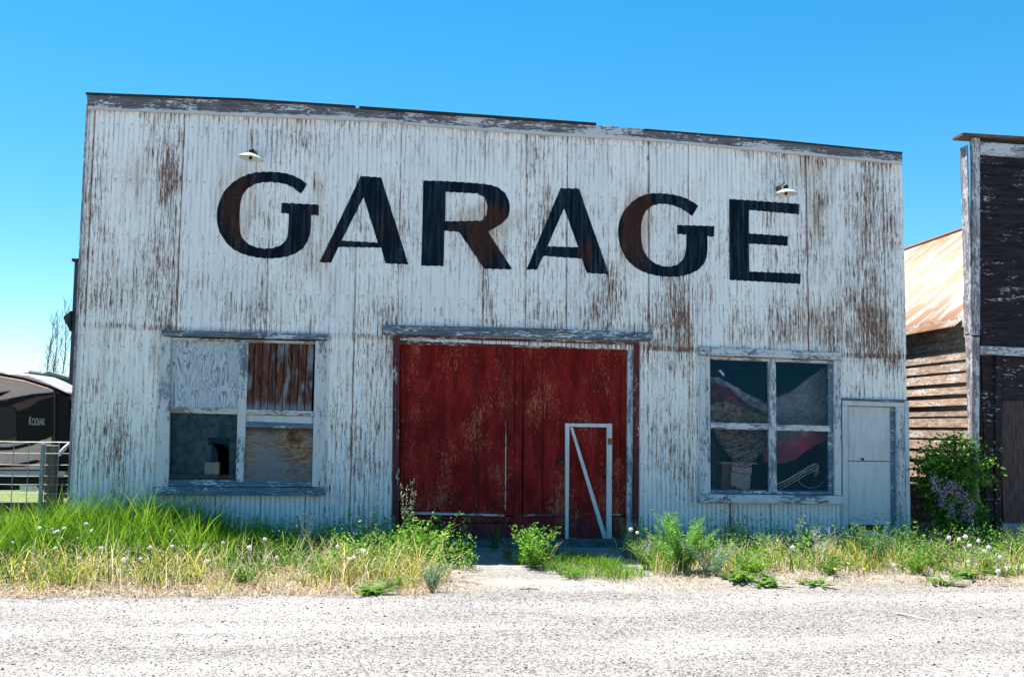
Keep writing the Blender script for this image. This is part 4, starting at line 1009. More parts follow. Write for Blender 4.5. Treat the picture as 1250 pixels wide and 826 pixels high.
# bare poplars
def bare_tree(px, pytop, seed, label):
    base = at(px, 505, 62); base.z = 0; topz = at(px, pytop, 62).z
    r = thing('bare_poplar', base, label, 'tree', 'bare poplars behind the trailer')
    rg = random.Random(seed); pts = [base+Vector((.15*math.sin(k*.9+seed), 0, topz*k/8)) for k in range(9)]
    MB().tube(pts, [.085-.0088*k for k in range(9)], 6).build('trunk', mat_simple('grey_bark', (.13, .135, .14), .9), r)
    c = MB()
    for k in range(34):
        t_ = .22+.75*k/34; i = int(t_*8); p = pts[i].lerp(pts[min(i+1, 8)], t_*8-i)
        a = rg.uniform(0, 6.28); ln = (1-t_)*2.2+.4; d = Vector((math.cos(a)*.38, math.sin(a)*.38, 1)).normalized()
        p1 = p+d*ln*.5+Vector((math.cos(a), math.sin(a), 0))*.12; p2 = p+d*ln
        c.tube([p, p1, p2], [.020, .013, .006], 4)
        for q in range(3): 
            e = p1+Vector((rg.uniform(-.35, .35), rg.uniform(-.35, .35), rg.uniform(.3, .9))); c.tube([p1.lerp(p2, q/3), e], [.012, .005], 3)
    c.build('crown', mat_simple('twig_bark', (.16, .15, .15), .9), r)
bare_tree(57, 388, 1, 'thin bare poplar nearest the trailer, shorter of the pair at left')
bare_tree(63, 383, 2, 'thin bare poplar second from the left, straight and slim')
bare_tree(73.5, 366, 3, 'tallest bare poplar behind the trailer, beside the dark shed')

# ------------------------------------------------------------------ vegetation
rngv = np.random.default_rng(11)
def vnoise(x, y, s=1.0, o=0.0): return np.array([mnoise.noise(Vector((a*s, b_*s, o))) for a, b_ in zip(x, y)])
def blades(x, y, h, w, lean, rng, droop=.35, segs=4):
    """curved tapering grass blades as ribbons; returns verts, quads, tone, along"""
    n = len(x); z = np.array([gz(a, b_) for a, b_ in zip(x, y)])
    az = rng.random(n)*6.283; ld = np.stack([np.cos(az), np.sin(az)], -1)*(lean*(.3+rng.random(n)))[:, None]
    wa = rng.random(n)*3.1416; wd_ = np.stack([np.cos(wa), np.sin(wa)], -1)
    V = np.zeros((n, segs+1, 2, 3)); tt = np.linspace(0, 1, segs+1)
    for i, t_ in enumerate(tt):
        out = (t_**1.9)[None] if np.ndim(t_) else t_**1.9
        cx = x+ld[:, 0]*h*out; cy = y+ld[:, 1]*h*out; cz = z-.01+h*(t_-droop*lean*t_**2.6)
        ww = w*(1-t_**1.6)*.5+.0003
        for s_, sg in ((0, -1), (1, 1)):
            V[:, i, s_, 0] = cx+sg*wd_[:, 0]*ww; V[:, i, s_, 1] = cy+sg*wd_[:, 1]*ww; V[:, i, s_, 2] = cz
    k = (segs+1)*2; idx = np.arange(n)*k; Fc = []
    for i in range(segs): Fc.append(np.stack([idx+2*i, idx+2*i+1, idx+2*i+3, idx+2*i+2], -1))
    return V.reshape(-1, 3), np.concatenate(Fc), np.tile(np.repeat(tt, 2), n)
def grass(name, x, y, h, w, lean, tone, mat, label, rng, droop=.35, cat='grass'):
    V, Fc, al = blades(x, y, h, w, lean, rng, droop)
    me = fast_mesh(name, V, Fc, {'tone': np.repeat(np.clip(tone, 0, 1), 10), 'along': al})
    o = link(name, me, None, mat); tag(o, label, cat, kind='stuff'); return o
GREEN = mat_leaf('lush_grass', [(0, (.010, .040, .003)), (.35, (.045, .15, .006)), (.6, (.13, .32, .010)), (1, (.34, .50, .03))], (.6, .2, (.36, .46, .05)), .40)
YELL = mat_leaf('yellowing_grass', [(0, (.02, .06, .005)), (.3, (.12, .24, .015)), (.5, (.44, .50, .03)), (.75, (.72, .56, .16)), (1, (.86, .70, .40))], (.5, .35, (.78, .62, .30)), .45)
STRAW = mat_leaf('straw', [(0, (.24, .13, .06)), (.5, (.62, .46, .28)), (1, (.88, .76, .58))], None, .35)
WEED = mat_leaf('weed_leaves', [(0, (.030, .085, .012)), (.4, (.085, .20, .022)), (.8, (.18, .33, .04)), (1, (.30, .38, .08))], None, .45)
BRIGHT = mat_leaf('bright_weed_leaves', [(0, (.08, .20, .02)), (.5, (.16, .36, .03)), (1, (.30, .50, .06))], None, .45)
SAGE = mat_leaf('sage_leaves', [(0, (.10, .19, .13)), (.5, (.20, .32, .22)), (1, (.36, .46, .34))], None, .35)
SHADED = mat_leaf('shaded_weed_leaves', [(0, (.012, .04, .012)), (1, (.05, .12, .03))], None, .35)  # shade at the foot of the doors put into the leaf colour
STEMG = mat_simple('green_stem', (.16, .22, .06), .7, scale=10)
STEMB = mat_simple('dry_stem', (.40, .24, .15), .85, scale=10)
PALE = mat_simple('bleached_twig', (.62, .55, .52), .85, scale=10)

def pxx(px, py=680): return at_z(px, py, 0).x
R_ = rngv
# tall lush grass along the left of the front
def region(n, x0, x1, y0, y1): return x0+(x1-x0)*R_.random(n), y0+(y1-y0)*R_.random(n)
x, y = region(24000, -9.5, -.85, -2.75, 1.2)
keep = ~((x > XL-.02) & (y > -.04)); keep &= ~((x > -1.6) & (R_.random(len(x)) < (x+1.6)/.8)); keep &= ~((x > -2.2) & (R_.random(len(x)) < .45)); x, y = x[keep], y[keep]
cl = vnoise(x, y, 1.6, 1); c5 = vnoise(x, y, 5.5, 8); hh = .56+.20*cl+.26*c5
hh = hh+.34*np.exp(-((x+3.45)/1.0)**2)*np.exp(-((y+.9)/1.0)**2)
hh -= .16*np.clip((x+2.5)/.8, 0, 1); hh = np.maximum(hh, .10)*(.6+.55*R_.random(len(x)))
hh *= np.where(x < -4.5, .85, 1.0)
grass('tall_grass', x, y, hh, .010+.009*R_.random(len(x)), .30+.35*R_.random(len(x)), .46+.30*cl+.55*c5+.26*R_.standard_normal(len(x)), GREEN, 'tall lush green grass along the left foot of the garage', R_, .3)
# yellowing front strip
def strip(n, x0, x1, yc, sp):
    x = x0+(x1-x0)*R_.random(n); y = yc+sp*R_.standard_normal(n)*.5; return x, y
def drivegap(x, y): return (x > .95) & (x < 3.05) & (y < -.2)
x, y = region(13500, -6.6, .55, -4.05, -2.3)
fr_ = -3.68+.40*vnoise(x, y*0, .9, 4)+.34*vnoise(x, y*0, 3.1, 9)
keep = (y > fr_) & ~(x > .25+.3*R_.random(len(x))-.25*(y+3)) & (R_.random(len(x)) < .62+1.3*vnoise(x, y, 2.9, 52)); x, y = x[keep], y[keep]
cl = vnoise(x, y, 2.3, 2)
hh = (.32+.24*cl+.34*vnoise(x, y, 5, 3))*(.4+.9*R_.random(len(x))**1.3)
hh *= np.where((x > -1.95) & (x < -.75) & (y < -2.0), .42, 1.0)
grass('yellow_grass', x, y, hh, .006+.010*R_.random(len(x)), .40+.6*R_.random(len(x)), .44+.60*cl+.32*R_.standard_normal(len(x)), YELL, 'yellow-green verge grass between the gravel and the lush grass', R_, .4)
x, y = region(11000, -6.8, .8, -4.35, -2.5)
fr_ = -4.05+.35*vnoise(x, y*0, .9, 4)+.2*vnoise(x, y*0, 3.1, 9); keep = (y > fr_) & ~(x > .3+.35*R_.random(len(x))); x, y = x[keep], y[keep]
hh = .15*(.35+.95*R_.random(len(x)))
grass('dry_grass', x, y, hh, .006+.007*R_.random(len(x)), .9+.9*R_.random(len(x)), R_.random(len(x)), STRAW, 'bleached dry grass fringing the gravel on the left', R_, .45)
# between left window and door, in the partly shaded strip
x, y = region(5200, -2.2, .95, -2.4, -.08)
keep = R_.random(len(x)) < .75; x, y = x[keep], y[keep]; cl = vnoise(x, y, 2.6, 5)
sg = np.where((x > -2.0) & (x < -.75) & (y < -1.7), .4, 1.0)
grass('shade_grass', x, y, sg*np.maximum(.08, .24+.14*cl)*(.5+.7*R_.random(len(x))), .005+.005*R_.random(len(x)), .4+.3*R_.random(len(x)), .40+.4*cl+.2*R_.standard_normal(len(x)), GREEN, 'green grass thinning out between the boarded window and the red doors', R_)
# island in front of the doors
x, y = region(5200, 1.25, 3.15, -3.2, -.9)
keep = ((x-1.95-.30*(-y-1.2))/.62)**2+((y+1.95)/1.15)**2 < 1+.5*vnoise(x, y, 3, 7); x, y = x[keep], y[keep]
grass('door_grass', x, y, (.10+.10*R_.random(len(x)))*(1+.4*vnoise(x, y, 3, 1)), .004+.004*R_.random(len(x)), .5+.4*R_.random(len(x)), .55+.3*R_.standard_normal(len(x)), GREEN, 'short grass tongue on the gravel before the red doors', R_)
x, y = region(900, 1.7, 3.3, -3.9, -2.2); keep = (abs((x-2.0)-(-y-2.2)*.62) < .30); x, y = x[keep], y[keep]
grass('dry_grass', x, y, .05+.10*R_.random(len(x)), .004+.003*R_.random(len(x)), .8+.6*R_.random(len(x)), R_.random(len(x)), STRAW, 'wispy dry grass at the tip of the grass tongue before the doors', R_)
# right strip
x, y = region(8500, 3.0, 9.9, -3.75, -.06)
fr_ = -3.0+.35*vnoise(x, y*0, .8, 14)-.12*np.clip(x-4, 0, 3); keep = (y > fr_) & (R_.random(len(x)) < .35+1.8*vnoise(x, y, 1.4, 22)) & ~((x < 3.5) & (R_.random(len(x)) < .4)); x, y = x[keep], y[keep]
cl = vnoise(x, y, 2.2, 23)
grass('verge_grass', x, y, np.maximum(.08, .32+.24*cl)*(.4+.75*R_.random(len(x))), .005+.005*R_.random(len(x)), .5+.4*R_.random(len(x)), .45+.5*cl+.25*R_.standard_normal(len(x)), YELL, 'yellow-green verge grass along the right foot of the garage', R_)
x, y = region(6200, 3.0, 10.0, -3.6, -.1); fr_ = -3.0+.35*vnoise(x, y*0, .8, 14)-.12*np.clip(x-4, 0, 3); keep = (y > fr_) & (vnoise(x, y, 1.8, 44) > -.12); x, y = x[keep], y[keep]
grass('verge_grass', x, y, (.10+.24*R_.random(len(x))**2), .006+.005*R_.random(len(x)), .5+.4*R_.random(len(x)), .45+.25*R_.standard_normal(len(x)), GREEN, 'fresh green grass mixed through the right verge', R_)
x, y = region(8000, 3.0, 10.2, -4.4, -1.2); fr_ = -3.55+.35*vnoise(x, y*0, .8, 14)-.12*np.clip(x-4, 0, 3); keep = (y > fr_) & (y < fr_+2.0); x, y = x[keep], y[keep]
grass('dry_grass', x, y, .10*(.35+.95*R_.random(len(x))), .006+.007*R_.random(len(x)), .9+.9*R_.random(len(x)), R_.random(len(x)), STRAW, 'bleached dry grass fringing the gravel on the right', R_)
# sparse straw wisps out on the gravel
x, y = region(3400, -5.5, 8.5, -4.9, -3.5); keep = R_.random(len(x)) < np.clip(.5+1.5*vnoise(x, y, 1.1, 31), 0, 1)*np.clip((y+4.9)/1.1, 0, 1); x, y = x[keep], y[keep]
grass('straw_wisps', x, y, .04+.09*R_.random(len(x)), .0025+.003*R_.random(len(x)), .9+.9*R_.random(len(x)), R_.random(len(x)), mat_leaf('brown_straw', [(0, (.26, .14, .09)), (.6, (.48, .33, .22)), (1, (.68, .56, .42))], None, .3), 'sparse brown straw wisps on the gravel edge', R_)

def leaf_quads(pos, dirs, ln, wd_, rng):
    """folded diamond leaves"""
    n = len(pos); d = dirs/np.linalg.norm(dirs, axis=1, keepdims=True)
    r = rng.standard_normal((n, 3)); s = np.cross(d, r); s /= np.linalg.norm(s, axis=1, keepdims=True)+1e-9; nn = np.cross(s, d)
    ln = ln[:, None]; wd_ = wd_[:, None]
    V = np.stack([pos, pos+d*ln*.45+s*wd_*.5+nn*wd_*.12, pos+d*ln-nn*ln*.12, pos+d*ln*.45-s*wd_*.5+nn*wd_*.12], 1)
    return V.reshape(-1, 3), np.arange(n*4).reshape(-1, 4)
def leafy(name, base, h_, spread_, nst, leaf, per, mat, stem_mat, label, cat='weed', group=None, top_seed=None, seed=0, droop=.2, stiff=1.0):
    rg = np.random.default_rng(seed); base = Vector(base); h = h_*1.18; spread = spread_*1.15; per = int(per*1.35)
    r = thing(name, base, label, cat, group); st = MB(); pos = []; dr_ = []; sz = []; tops = []
    for k in range(nst):
        a = rg.random()*6.28; s0 = spread*(.25+.75*rg.random()); hk = h*(.55+.5*rg.random())
        b0 = base+Vector((math.cos(a)*.10*s0/max(spread, .01)*spread*1.5, math.sin(a)*.10*spread, -.01)); pts = []
        for i in range(6):
            t_ = i/5; pts.append(b0+Vector((math.cos(a)*s0*t_**1.4*.8+rg.uniform(-.01, .01), math.sin(a)*s0*t_**1.4*.8+rg.uniform(-.01, .01), hk*(t_-droop*.3*t_*t_))))
        st.tube(pts, [.005*stiff*(1-.13*i) for i in range(6)], 4, False); tops.append(pts)
        for q in range(per):
            t_ = (.12+.88*rg.random()**.8)*5; i = min(int(t_), 4); p = pts[i].lerp(pts[i+1], t_-i)
            aa = rg.random()*6.28; pos.append(p[:]); dr_.append((math.cos(aa), math.sin(aa), .25+.6*rg.random())); sz.append(leaf*(.5+.7*rg.random())*(1.15-.5*t_/5))
    pos = np.array(pos); dr_ = np.array(dr_); sz = np.array(sz)
    # side twigs carry leaves away from the stem
    pos = pos+dr_/np.linalg.norm(dr_, axis=1, keepdims=True)*(sz*rg.random(len(sz))*1.1)[:, None]
    V, Fc = leaf_quads(pos, dr_, sz, sz*.55, rg); V = V-np.array(base[:])
    st.build('stem', stem_mat, r)
    me = fast_mesh('leaves', V, Fc, {'tone': np.repeat(np.clip(.5+.25*rg.standard_normal(len(sz)), 0, 1), 4)})
    link('leaves', me, r, mat)
    if top_seed is not None:
        for pts in tops:
            sd_ = MB()
            for q in range(14):
                p = pts[3].lerp(pts[5], q/13)+Vector((rg.uniform(-.02, .02), rg.uniform(-.02, .02), rg.uniform(-.01, .03))); d = Vector((rg.uniform(-.6, .6), rg.uniform(-.6, .6), 1)).normalized()
                sd_.tube([p, p+d*.02], [.004, .0015], 4)
            sd_.build('seed_spike', top_seed, r)
    return r
SEEDP = mat_simple('pale_seed', (.66, .58, .50), .9)
def gp(px, py): p = at_z(px, py, 0); return (p.x, p.y, gz(p.x, p.y))
leafy('leafy_weed', gp(520, 693), .55, .40, 16, .070, 26, BRIGHT, STEMG, 'bright green leafy weed clump at the left foot of the red doors', seed=1)
leafy('leafy_weed', gp(487, 692), .42, .36, 14, .060, 26, BRIGHT, STEMG, 'yellowish leafy weed left of the red doors under the tall seed stalk', seed=2)
leafy('leafy_weed', gp(563, 684), .27, .16, 7, .075, 12, BRIGHT, STEMG, 'small broad-leaved weed sprig standing in the shade before the left red door', seed=3)
leafy('seed_weed', gp(495, 690), .86, .10, 5, .035, 26, SAGE, STEMG, 'tall weed with pale seed spikes in front of the left door jamb', top_seed=SEEDP, seed=4)
leafy('sage_weed', gp(447, 686), .68, .22, 16, .028, 70, SAGE, STEMG, 'feathery blue-green weed in front of the wall left of the doors', seed=5)
leafy('sage_weed', gp(474, 684), .55, .12, 9, .026, 60, SAGE, STEMG, 'slim blue-green weed between the feathery weed and the door jamb', seed=6)
leafy('sage_weed', gp(395, 684), .50, .10, 8, .028, 44, SAGE, STEMG, 'slim grey-green weed below the right end of the boarded window sill', seed=7)
leafy('leafy_weed', gp(430, 700), .30, .32, 14, .040, 26, WEED, STEMG, 'low green weed between the feathery weed and the gravel', seed=8)
leafy('leafy_weed', gp(648, 692), .44, .38, 22, .062, 30, BRIGHT, STEMG, 'bright green bush of weed growing before the meeting of the red doors', seed=9)
leafy('leafy_weed', gp(620, 684), .30, .16, 9, .030, 30, SHADED, STEMG, 'dark shaded weed behind the bright bush before the red doors', seed=10)
leafy('leafy_weed', gp(603, 672), .34, .20, 12, .028, 40, SHADED, STEMG, 'feathery shaded weed against the foot of the left red door', seed=31)
leafy('leafy_weed', gp(690, 700), .20, .30, 12, .030, 24, WEED, STEMG, 'low grassy weed in front of the white-framed wicket', seed=11)
leafy('sage_weed', gp(834, 700), .62, .46, 46, .036, 110, mat_leaf('fine_green', [(0, (.07, .20, .03)), (.5, (.17, .40, .06)), (1, (.34, .56, .13))], None, .45), STEMG, 'large feathery green weed bush left of the glazed window', seed=12)
leafy('sage_weed', gp(868, 706), .36, .34, 18, .030, 50, SAGE, STEMG, 'grey-green weed right beside the large feathery bush', seed=13)
leafy('sage_weed', gp(975, 686), .50, .07, 4, .036, 40, SAGE, STEMG, 'single upright grey-green weed under the glazed window', seed=14)
leafy('sage_weed', gp(935, 688), .32, .16, 7, .036, 26, SAGE, STEMG, 'small grey-green weed under the middle of the glazed window', seed=32)
leafy('sage_weed', gp(1066, 694), .46, .30, 24, .034, 70, mat_leaf('fine_green_two', [(0, (.06, .14, .04)), (.5, (.14, .27, .09)), (1, (.26, .40, .17))], None, .45), STEMG, 'feathery green weed at the foot of the pale side door', seed=15)
leafy('sage_weed', gp(1100, 690), .40, .22, 14, .030, 40, WEED, STEMG, 'green weed at the right corner of the garage', seed=16)
leafy('leafy_weed', gp(1140, 698), .30, .36, 18, .040, 30, WEED, STEMG, 'low weed bed in front of the lilac bush', seed=17)
leafy('leafy_weed', gp(1205, 700), .24, .30, 14, .050, 22, BRIGHT, STEMG, 'low leafy weed with pale flowers in front of the black building', top_seed=SEEDP, seed=18)
leafy('leafy_weed', gp(1240, 690), .42, .26, 16, .040, 30, WEED, STEMG, 'green weed before the brown iron door of the black building', seed=19)
leafy('leafy_weed', gp(345, 690), .34, .26, 12, .040, 26, WEED, STEMG, 'green weed left of the rusty pipe stub', seed=20)
leafy('leafy_weed', gp(1010, 706), .22, .38, 18, .040, 24, WEED, STEMG, 'low weed with small yellow flowers below the right end of the glazed window', seed=21)
def cover(name, n, x0, x1, y0, y1, h, leaf, mat, label, thr, seed, gap=None):
    rg = np.random.default_rng(seed); x = x0+(x1-x0)*rg.random(n); y = y0+(y1-y0)*rg.random(n); c = vnoise(x, y, 2.4, seed*1.0); c2 = vnoise(x, y, 7.0, seed+3.0)
    k = c+.4*c2 > thr
    if gap: k &= ~gap(x, y)
    x, y, c, c2 = x[k], y[k], c[k], c2[k]; zz = np.array([gz(a, b_) for a, b_ in zip(x, y)])
    top_ = h*(.45+.9*(c-thr)+.4*c2); z = zz+np.maximum(.03, top_)*rg.random(len(x))**.6
    d = rg.standard_normal((len(x), 3)); d[:, 2] = .35+.5*rg.random(len(x)); sz = leaf*(.45+.8*rg.random(len(x)))
    V, Fc = leaf_quads(np.stack([x, y, z], -1), d, sz, sz*.45, rg)
    o = link(name, fast_mesh(name, V, Fc, {'tone': np.repeat(np.clip(.45+.5*c2+.25*rg.standard_normal(len(x)), 0, 1), 4)}), None, mat); tag(o, label, 'ground cover', kind='stuff')
cover('ground_cover', 11000, -2.0, 1.1, -3.3, -.3, .52, .050, BRIGHT, 'leafy low weeds filling the verge left of the red doors', -.05, 61, lambda x, y: (x > .75+.25*np.sin(y*5)) | ((x > -2.0) & (x < -.75) & (y < -1.7)))
cover('ground_cover', 15000, 3.1, 10.0, -3.1, -.3, .50, .042, BRIGHT, 'leafy low weeds filling the verge right of the red doors', -.05, 62, lambda x, y: (y > -1.0) & (x > 7.3))
cover('ground_cover', 9000, -6.5, .6, -3.7, -2.2, .30, .040, WEED, 'leafy low weeds among the yellow grass at the far left', -.02, 63)
# small pale tufts and seed husks caught among the stems
HUSK = mat_leaf('pale_husks', [(0, (.52, .36, .24)), (.5, (.78, .66, .50)), (1, (.92, .86, .76))], None, .4)
cover('seed_husks', 5200, -6.6, .9, -4.0, -2.2, .44, .020, HUSK, 'pale seed husks and tufts on the stems of the left verge', -.10, 71)
cover('seed_husks', 4200, 3.1, 10.0, -3.2, -.7, .42, .018, HUSK, 'pale seed husks and tufts on the stems of the right verge', -.05, 72)
x, y = region(900, -6.6, .6, -3.9, -2.2); grass('dry_stalks', x, y, .22+.36*R_.random(len(x)), .006+.004*R_.random(len(x)), .25+.6*R_.random(len(x)), .3+.7*R_.random(len(x)), STRAW, 'upright straw stalks scattered through the left verge', R_, .5)
x, y = region(800, 3.0, 10, -3.2, -.8); grass('dry_stalks', x, y, .18+.34*R_.random(len(x)), .006+.004*R_.random(len(x)), .25+.7*R_.random(len(x)), .3+.7*R_.random(len(x)), STRAW, 'upright straw stalks scattered through the right verge', R_, .5)
x, y = region(2600, 3.0, 9.6, -3.0, -.5); kk = vnoise(x, y, 2.2, 23) > .18; x, y = x[kk], y[kk]
grass('verge_grass', x, y, .25+.22*R_.random(len(x)), .008+.007*R_.random(len(x)), .4+.4*R_.random(len(x)), .55+.3*R_.standard_normal(len(x)), YELL, 'taller yellow-green grass tufts in the right verge', R_)
# dandelion rosettes
def rosette(px, py, n, ln, label, seed, mat):
    rg = np.random.default_rng(seed); b0 = Vector(gp(px, py)); r = thing('dandelion_rosette', b0, label, 'plant', 'dandelion rosettes on the verge')
    V = []; Fc = []; tn = []
    for k in range(n):
        a = rg.random()*6.28; L = ln*(.6+.6*rg.random()); up_ = .5+.9*rg.random(); w = .022+.016*rg.random(); d = Vector((math.cos(a), math.sin(a), 0)); s = Vector((-d.y, d.x, 0)); o_ = Vector((rg.uniform(-.12, .12), rg.uniform(-.1, .1), 0)); i0 = len(V)
        for j in range(6):
            t_ = j/5; p = o_+d*L*t_+Vector((0, 0, L*up_*(t_-.75*t_*t_))); ww = w*math.sin(math.pi*min(.97, .08+t_*.9))*(1 if j % 2 else .6)
            V += [p-s*ww, p+s*ww]; tn += [.3+.5*rg.random()*1.0]*2
        Fc += [(i0+2*j, i0+2*j+1, i0+2*j+3, i0+2*j+2) for j in range(5)]
    me = fast_mesh('leaves', np.array([v[:] for v in V]), np.array(Fc), {'tone': np.array(tn)}); link('leaves', me, r, mat)
for i, (px, py, n, ln, lb) in enumerate([(905,712,34,.26,'broad dandelion rosette at the gravel edge left of the glazed window'),(935,716,22,.20,'dandelion rosette just right of the broad one under the glazed window'),
    (1180,708,30,.26,'dandelion rosette at the gravel edge in front of the lilac bush'),(1150,714,18,.20,'small dandelion rosette at the gravel edge left of the lilac rosette'),(450,726,30,.28,'dandelion rosette with pale curling leaves in the left verge'),(480,718,16,.22,'small dandelion rosette beside the curling one in the left verge'),(1215,704,20,.22,'rightmost dandelion rosette on the verge'),(130,706,14,.22,'leftmost dandelion rosette among the yellow grass'),(995,716,18,.18,'reddish dandelion rosette below the dead twigs')]):
    rosette(px, py, n, ln, lb, 40+i, WEED)

# dandelion clocks (white seed heads), each on its stalk
def puff_mesh():
    rg = np.random.default_rng(5); V = []; Fc = []
    for k in range(60):
        d = rg.standard_normal(3); d /= np.linalg.norm(d); s = np.cross(d, rg.standard_normal(3)); s /= np.linalg.norm(s); u = np.cross(d, s)
        c = d*.021; i0 = len(V); V += [d*.004, c+s*.0075, c+u*.0075, c-s*.0075, c-u*.0075]; Fc += [(i0+1, i0+2, i0+3), (i0+1, i0+3, i0+4), (i0, i0+1, i0+2), (i0, i0+3, i0+4)]
    return fast_mesh('seed_head', np.array(V), np.array(Fc))
pm = puff_mesh(); t = NT('dandelion_fluff'); pm.materials.append(t.bsdf((.95, .93, .90), .95, .1, 0, None, .5))
stm = MB().tube([(0, 0, 0), (.012, 0, .5), (0, .01, 1)], [.0028, .0022, .0018], 4, False)
sme = bpy.data.meshes.new('stalk'); sme.from_pydata(stm.v, [], stm.f); sme.materials.append(mat_simple('stalk', (.34, .34, .12), .7))
DAND = [(14,662,700),(46,645,695),(61,646,693),(64,650,694),(68,649,696),(76,645,694),(73,657,700),(103,640,690),(110,648,694),(66,669,706),(96,681,712),(122,669,705),(182,668,706),(193,673,708),(208,648,690),(209,667,704),(170,682,712),(150,683,712),(144,697,716),(248,666,700),(271,662,700),(303,668,704),(322,658,698),(337,680,710),(252,685,712),
 (411,667,706),(441,671,708),(443,673,710),(432,681,712),(425,682,712),(787,634,684),(770,646,690),(778,650,694),(950,660,690),(968,668,692),(1160,656,704),(1172,658,704),(1180,655,702),(1185,666,706),(1196,660,704),(1202,672,710),(1208,668,706),(1222,680,712),(1183,685,714),(1219,697,716),(1092,690,712)]
for k, (px, py, gy) in enumerate(DAND):
    b0 = Vector(gp(px, gy)); hd = at(px, py, b0.y); hgt = max(.08, hd.z-b0.z)
    lb = ('white dandelion seed head in the verge left of the boarded window' if px < 215 else 'white dandelion seed head in the verge below the boarded window' if px < 400 else
          'white dandelion seed head among the weeds between boarded window and doors' if px < 600 else 'white dandelion seed head beside the right jamb of the red doors' if px < 800 else
          'white dandelion seed head low under the glazed window' if px < 1100 else 'white dandelion seed head in the verge before the lilac bush and black building')
    r = thing('dandelion', b0, lb, 'dandelion', 'dandelion seed heads along the verge')
    s_ = link('stalk', sme, r); s_.scale = (1, 1, hgt); s_.rotation_euler.z = k
    h_ = link('seed_head', pm, r); h_.location = (0, 0, hgt); f_ = .8+.6*((k*37) % 10)/10; h_.scale = (f_, f_, f_); h_.rotation_euler = (k, k*2, 0)
# yellow blooms
ym = MB().lathe([(.001, .004), (.010, .006), (.017, .003), (.006, -.004), (.001, -.005)], (0, 0, 0), 10); yme = bpy.data.meshes.new('bloom'); yme.from_pydata(ym.v, [], ym.f); yme.materials.append(mat_simple('yellow_petals', (.85, .62, .02), .7))
for k, (px, py, gy) in enumerate([(846.5,688,706),(1019.5,694,712),(1036,687,706),(1055,694,712)]):
    b0 = Vector(gp(px, gy)); hd = at(px, py, b0.y); hgt = max(.06, hd.z-b0.z)
    r = thing('yellow_flower', b0, 'small yellow dandelion bloom low in the right verge', 'flower', 'yellow blooms in the right verge')
    s_ = link('stalk', sme, r); s_.scale = (1, 1, hgt); h_ = link('bloom', yme, r); h_.location = (0, 0, hgt); h_.rotation_euler = (.7, 0, 0)

# dead stalks and twigs
def twigs(name, px, py, n, h, spread, mat, label, seed, rad=.004, br=2, cat='twigs'):
    rg = random.Random(seed); b0 = Vector(gp(px, py)); m_ = MB()
    for k in range(n):
        a = rg.uniform(0, 6.28); l = h*rg.uniform(.5, 1.05); s = spread*rg.uniform(.2, 1); p0 = b0+Vector((rg.uniform(-.04, .04), rg.uniform(-.04, .04), -.01))
        pts = [p0+Vector((math.cos(a)*s*(i/4)**1.3+rg.uniform(-.012, .012), math.sin(a)*s*(i/4)**1.3, l*i/4)) for i in range(5)]
        m_.tube(pts, [rad, rad*.9, rad*.75, rad*.6, rad*.35], 5, False)
        for q in range(br):
            i = rg.randint(1, 3); d = Vector((rg.uniform(-1, 1), rg.uniform(-1, 1), rg.uniform(.2, 1.2))).normalized()*h*.28; e = pts[i]+d
            m_.tube([pts[i], pts[i].lerp(e, .5)+Vector((0, 0, .01)), e], [rad*.6, rad*.45, rad*.2], 4, False)
            for w in range(2): m_.tube([pts[i].lerp(e, .5), pts[i].lerp(e, .5)+Vector((rg.uniform(-.06, .06), rg.uniform(-.05, .05), rg.uniform(.02, .09)))], [rad*.35, rad*.15], 3, False)
    tag(m_.build(name, mat, None), label, cat)
twigs('dry_stalks', 668, 688, 6, .40, .22, STEMB, 'reddish dry stalks sticking out of the bright bush before the doors', 3, .007, 0, 'stalks')
twigs('dead_weed', 1000, 688, 10, .48, .30, PALE, 'bleached dead weed skeleton under the right end of the glazed window', 4, .0035, 5)
twigs('dead_weed', 790, 688, 16, .40, .34, PALE, 'dry weed with pale seed tips right of the red doors', 5, .003, 3)
twigs('dead_weed', 370, 686, 7, .62, .14, PALE, 'pale dry weed standing below the boarded window', 6, .004, 3)
twigs('dry_stalks', 440, 704, 14, .34, .34, STEMB, 'tangle of brown dry stalks in the left verge', 7, .0035, 2, 'stalks')
twigs('dead_weed', 872, 700, 6, .34, .34, PALE, 'pale dry weed beside the large feathery bush', 8, .0035, 2)
b = MB(); p0, p1 = at(1006, 668, -1.35), at(1049, 639, -1.1); b.tube([p0, p0.lerp(p1, .5)+Vector((0, 0, .01)), p1], [.012, .010, .006], 6)
p2, p3 = at(1010, 672, -1.3), at(1036, 655, -1.1); b.tube([p2, p3], [.008, .004], 5); b.tube([p0, gp(1004, 690)], [.012, .012], 5)
tag(b.build('fallen_branch', PALE, None), 'pale bare branch leaning up before the side door', 'branch')
b = MB(); p0 = Vector(gp(634, 719.5)); p1 = Vector(gp(657, 719)); b.tube([p0+Vector((0,0,.012)), p0.lerp(p1, .5)+Vector((0, .01, .016)), p1+Vector((0,0,.012))], .006, 6)
tag(b.build('stick', mat_simple('dark_stick', (.05, .04, .035), .9), None), 'short dark stick lying on the gravel before the doors', 'stick')
b = MB(); p0 = Vector(gp(1094, 749)); p1 = Vector(gp(1137, 757)); b.tube([p0+Vector((0,0,.012)), p0.lerp(p1, .4)+Vector((0, -.03, .018)), p1+Vector((0,0,.012))], [.010, .008, .005], 6)
tag(b.build('stick', PALE, None), 'bleached stick lying out on the gravel at right', 'stick')

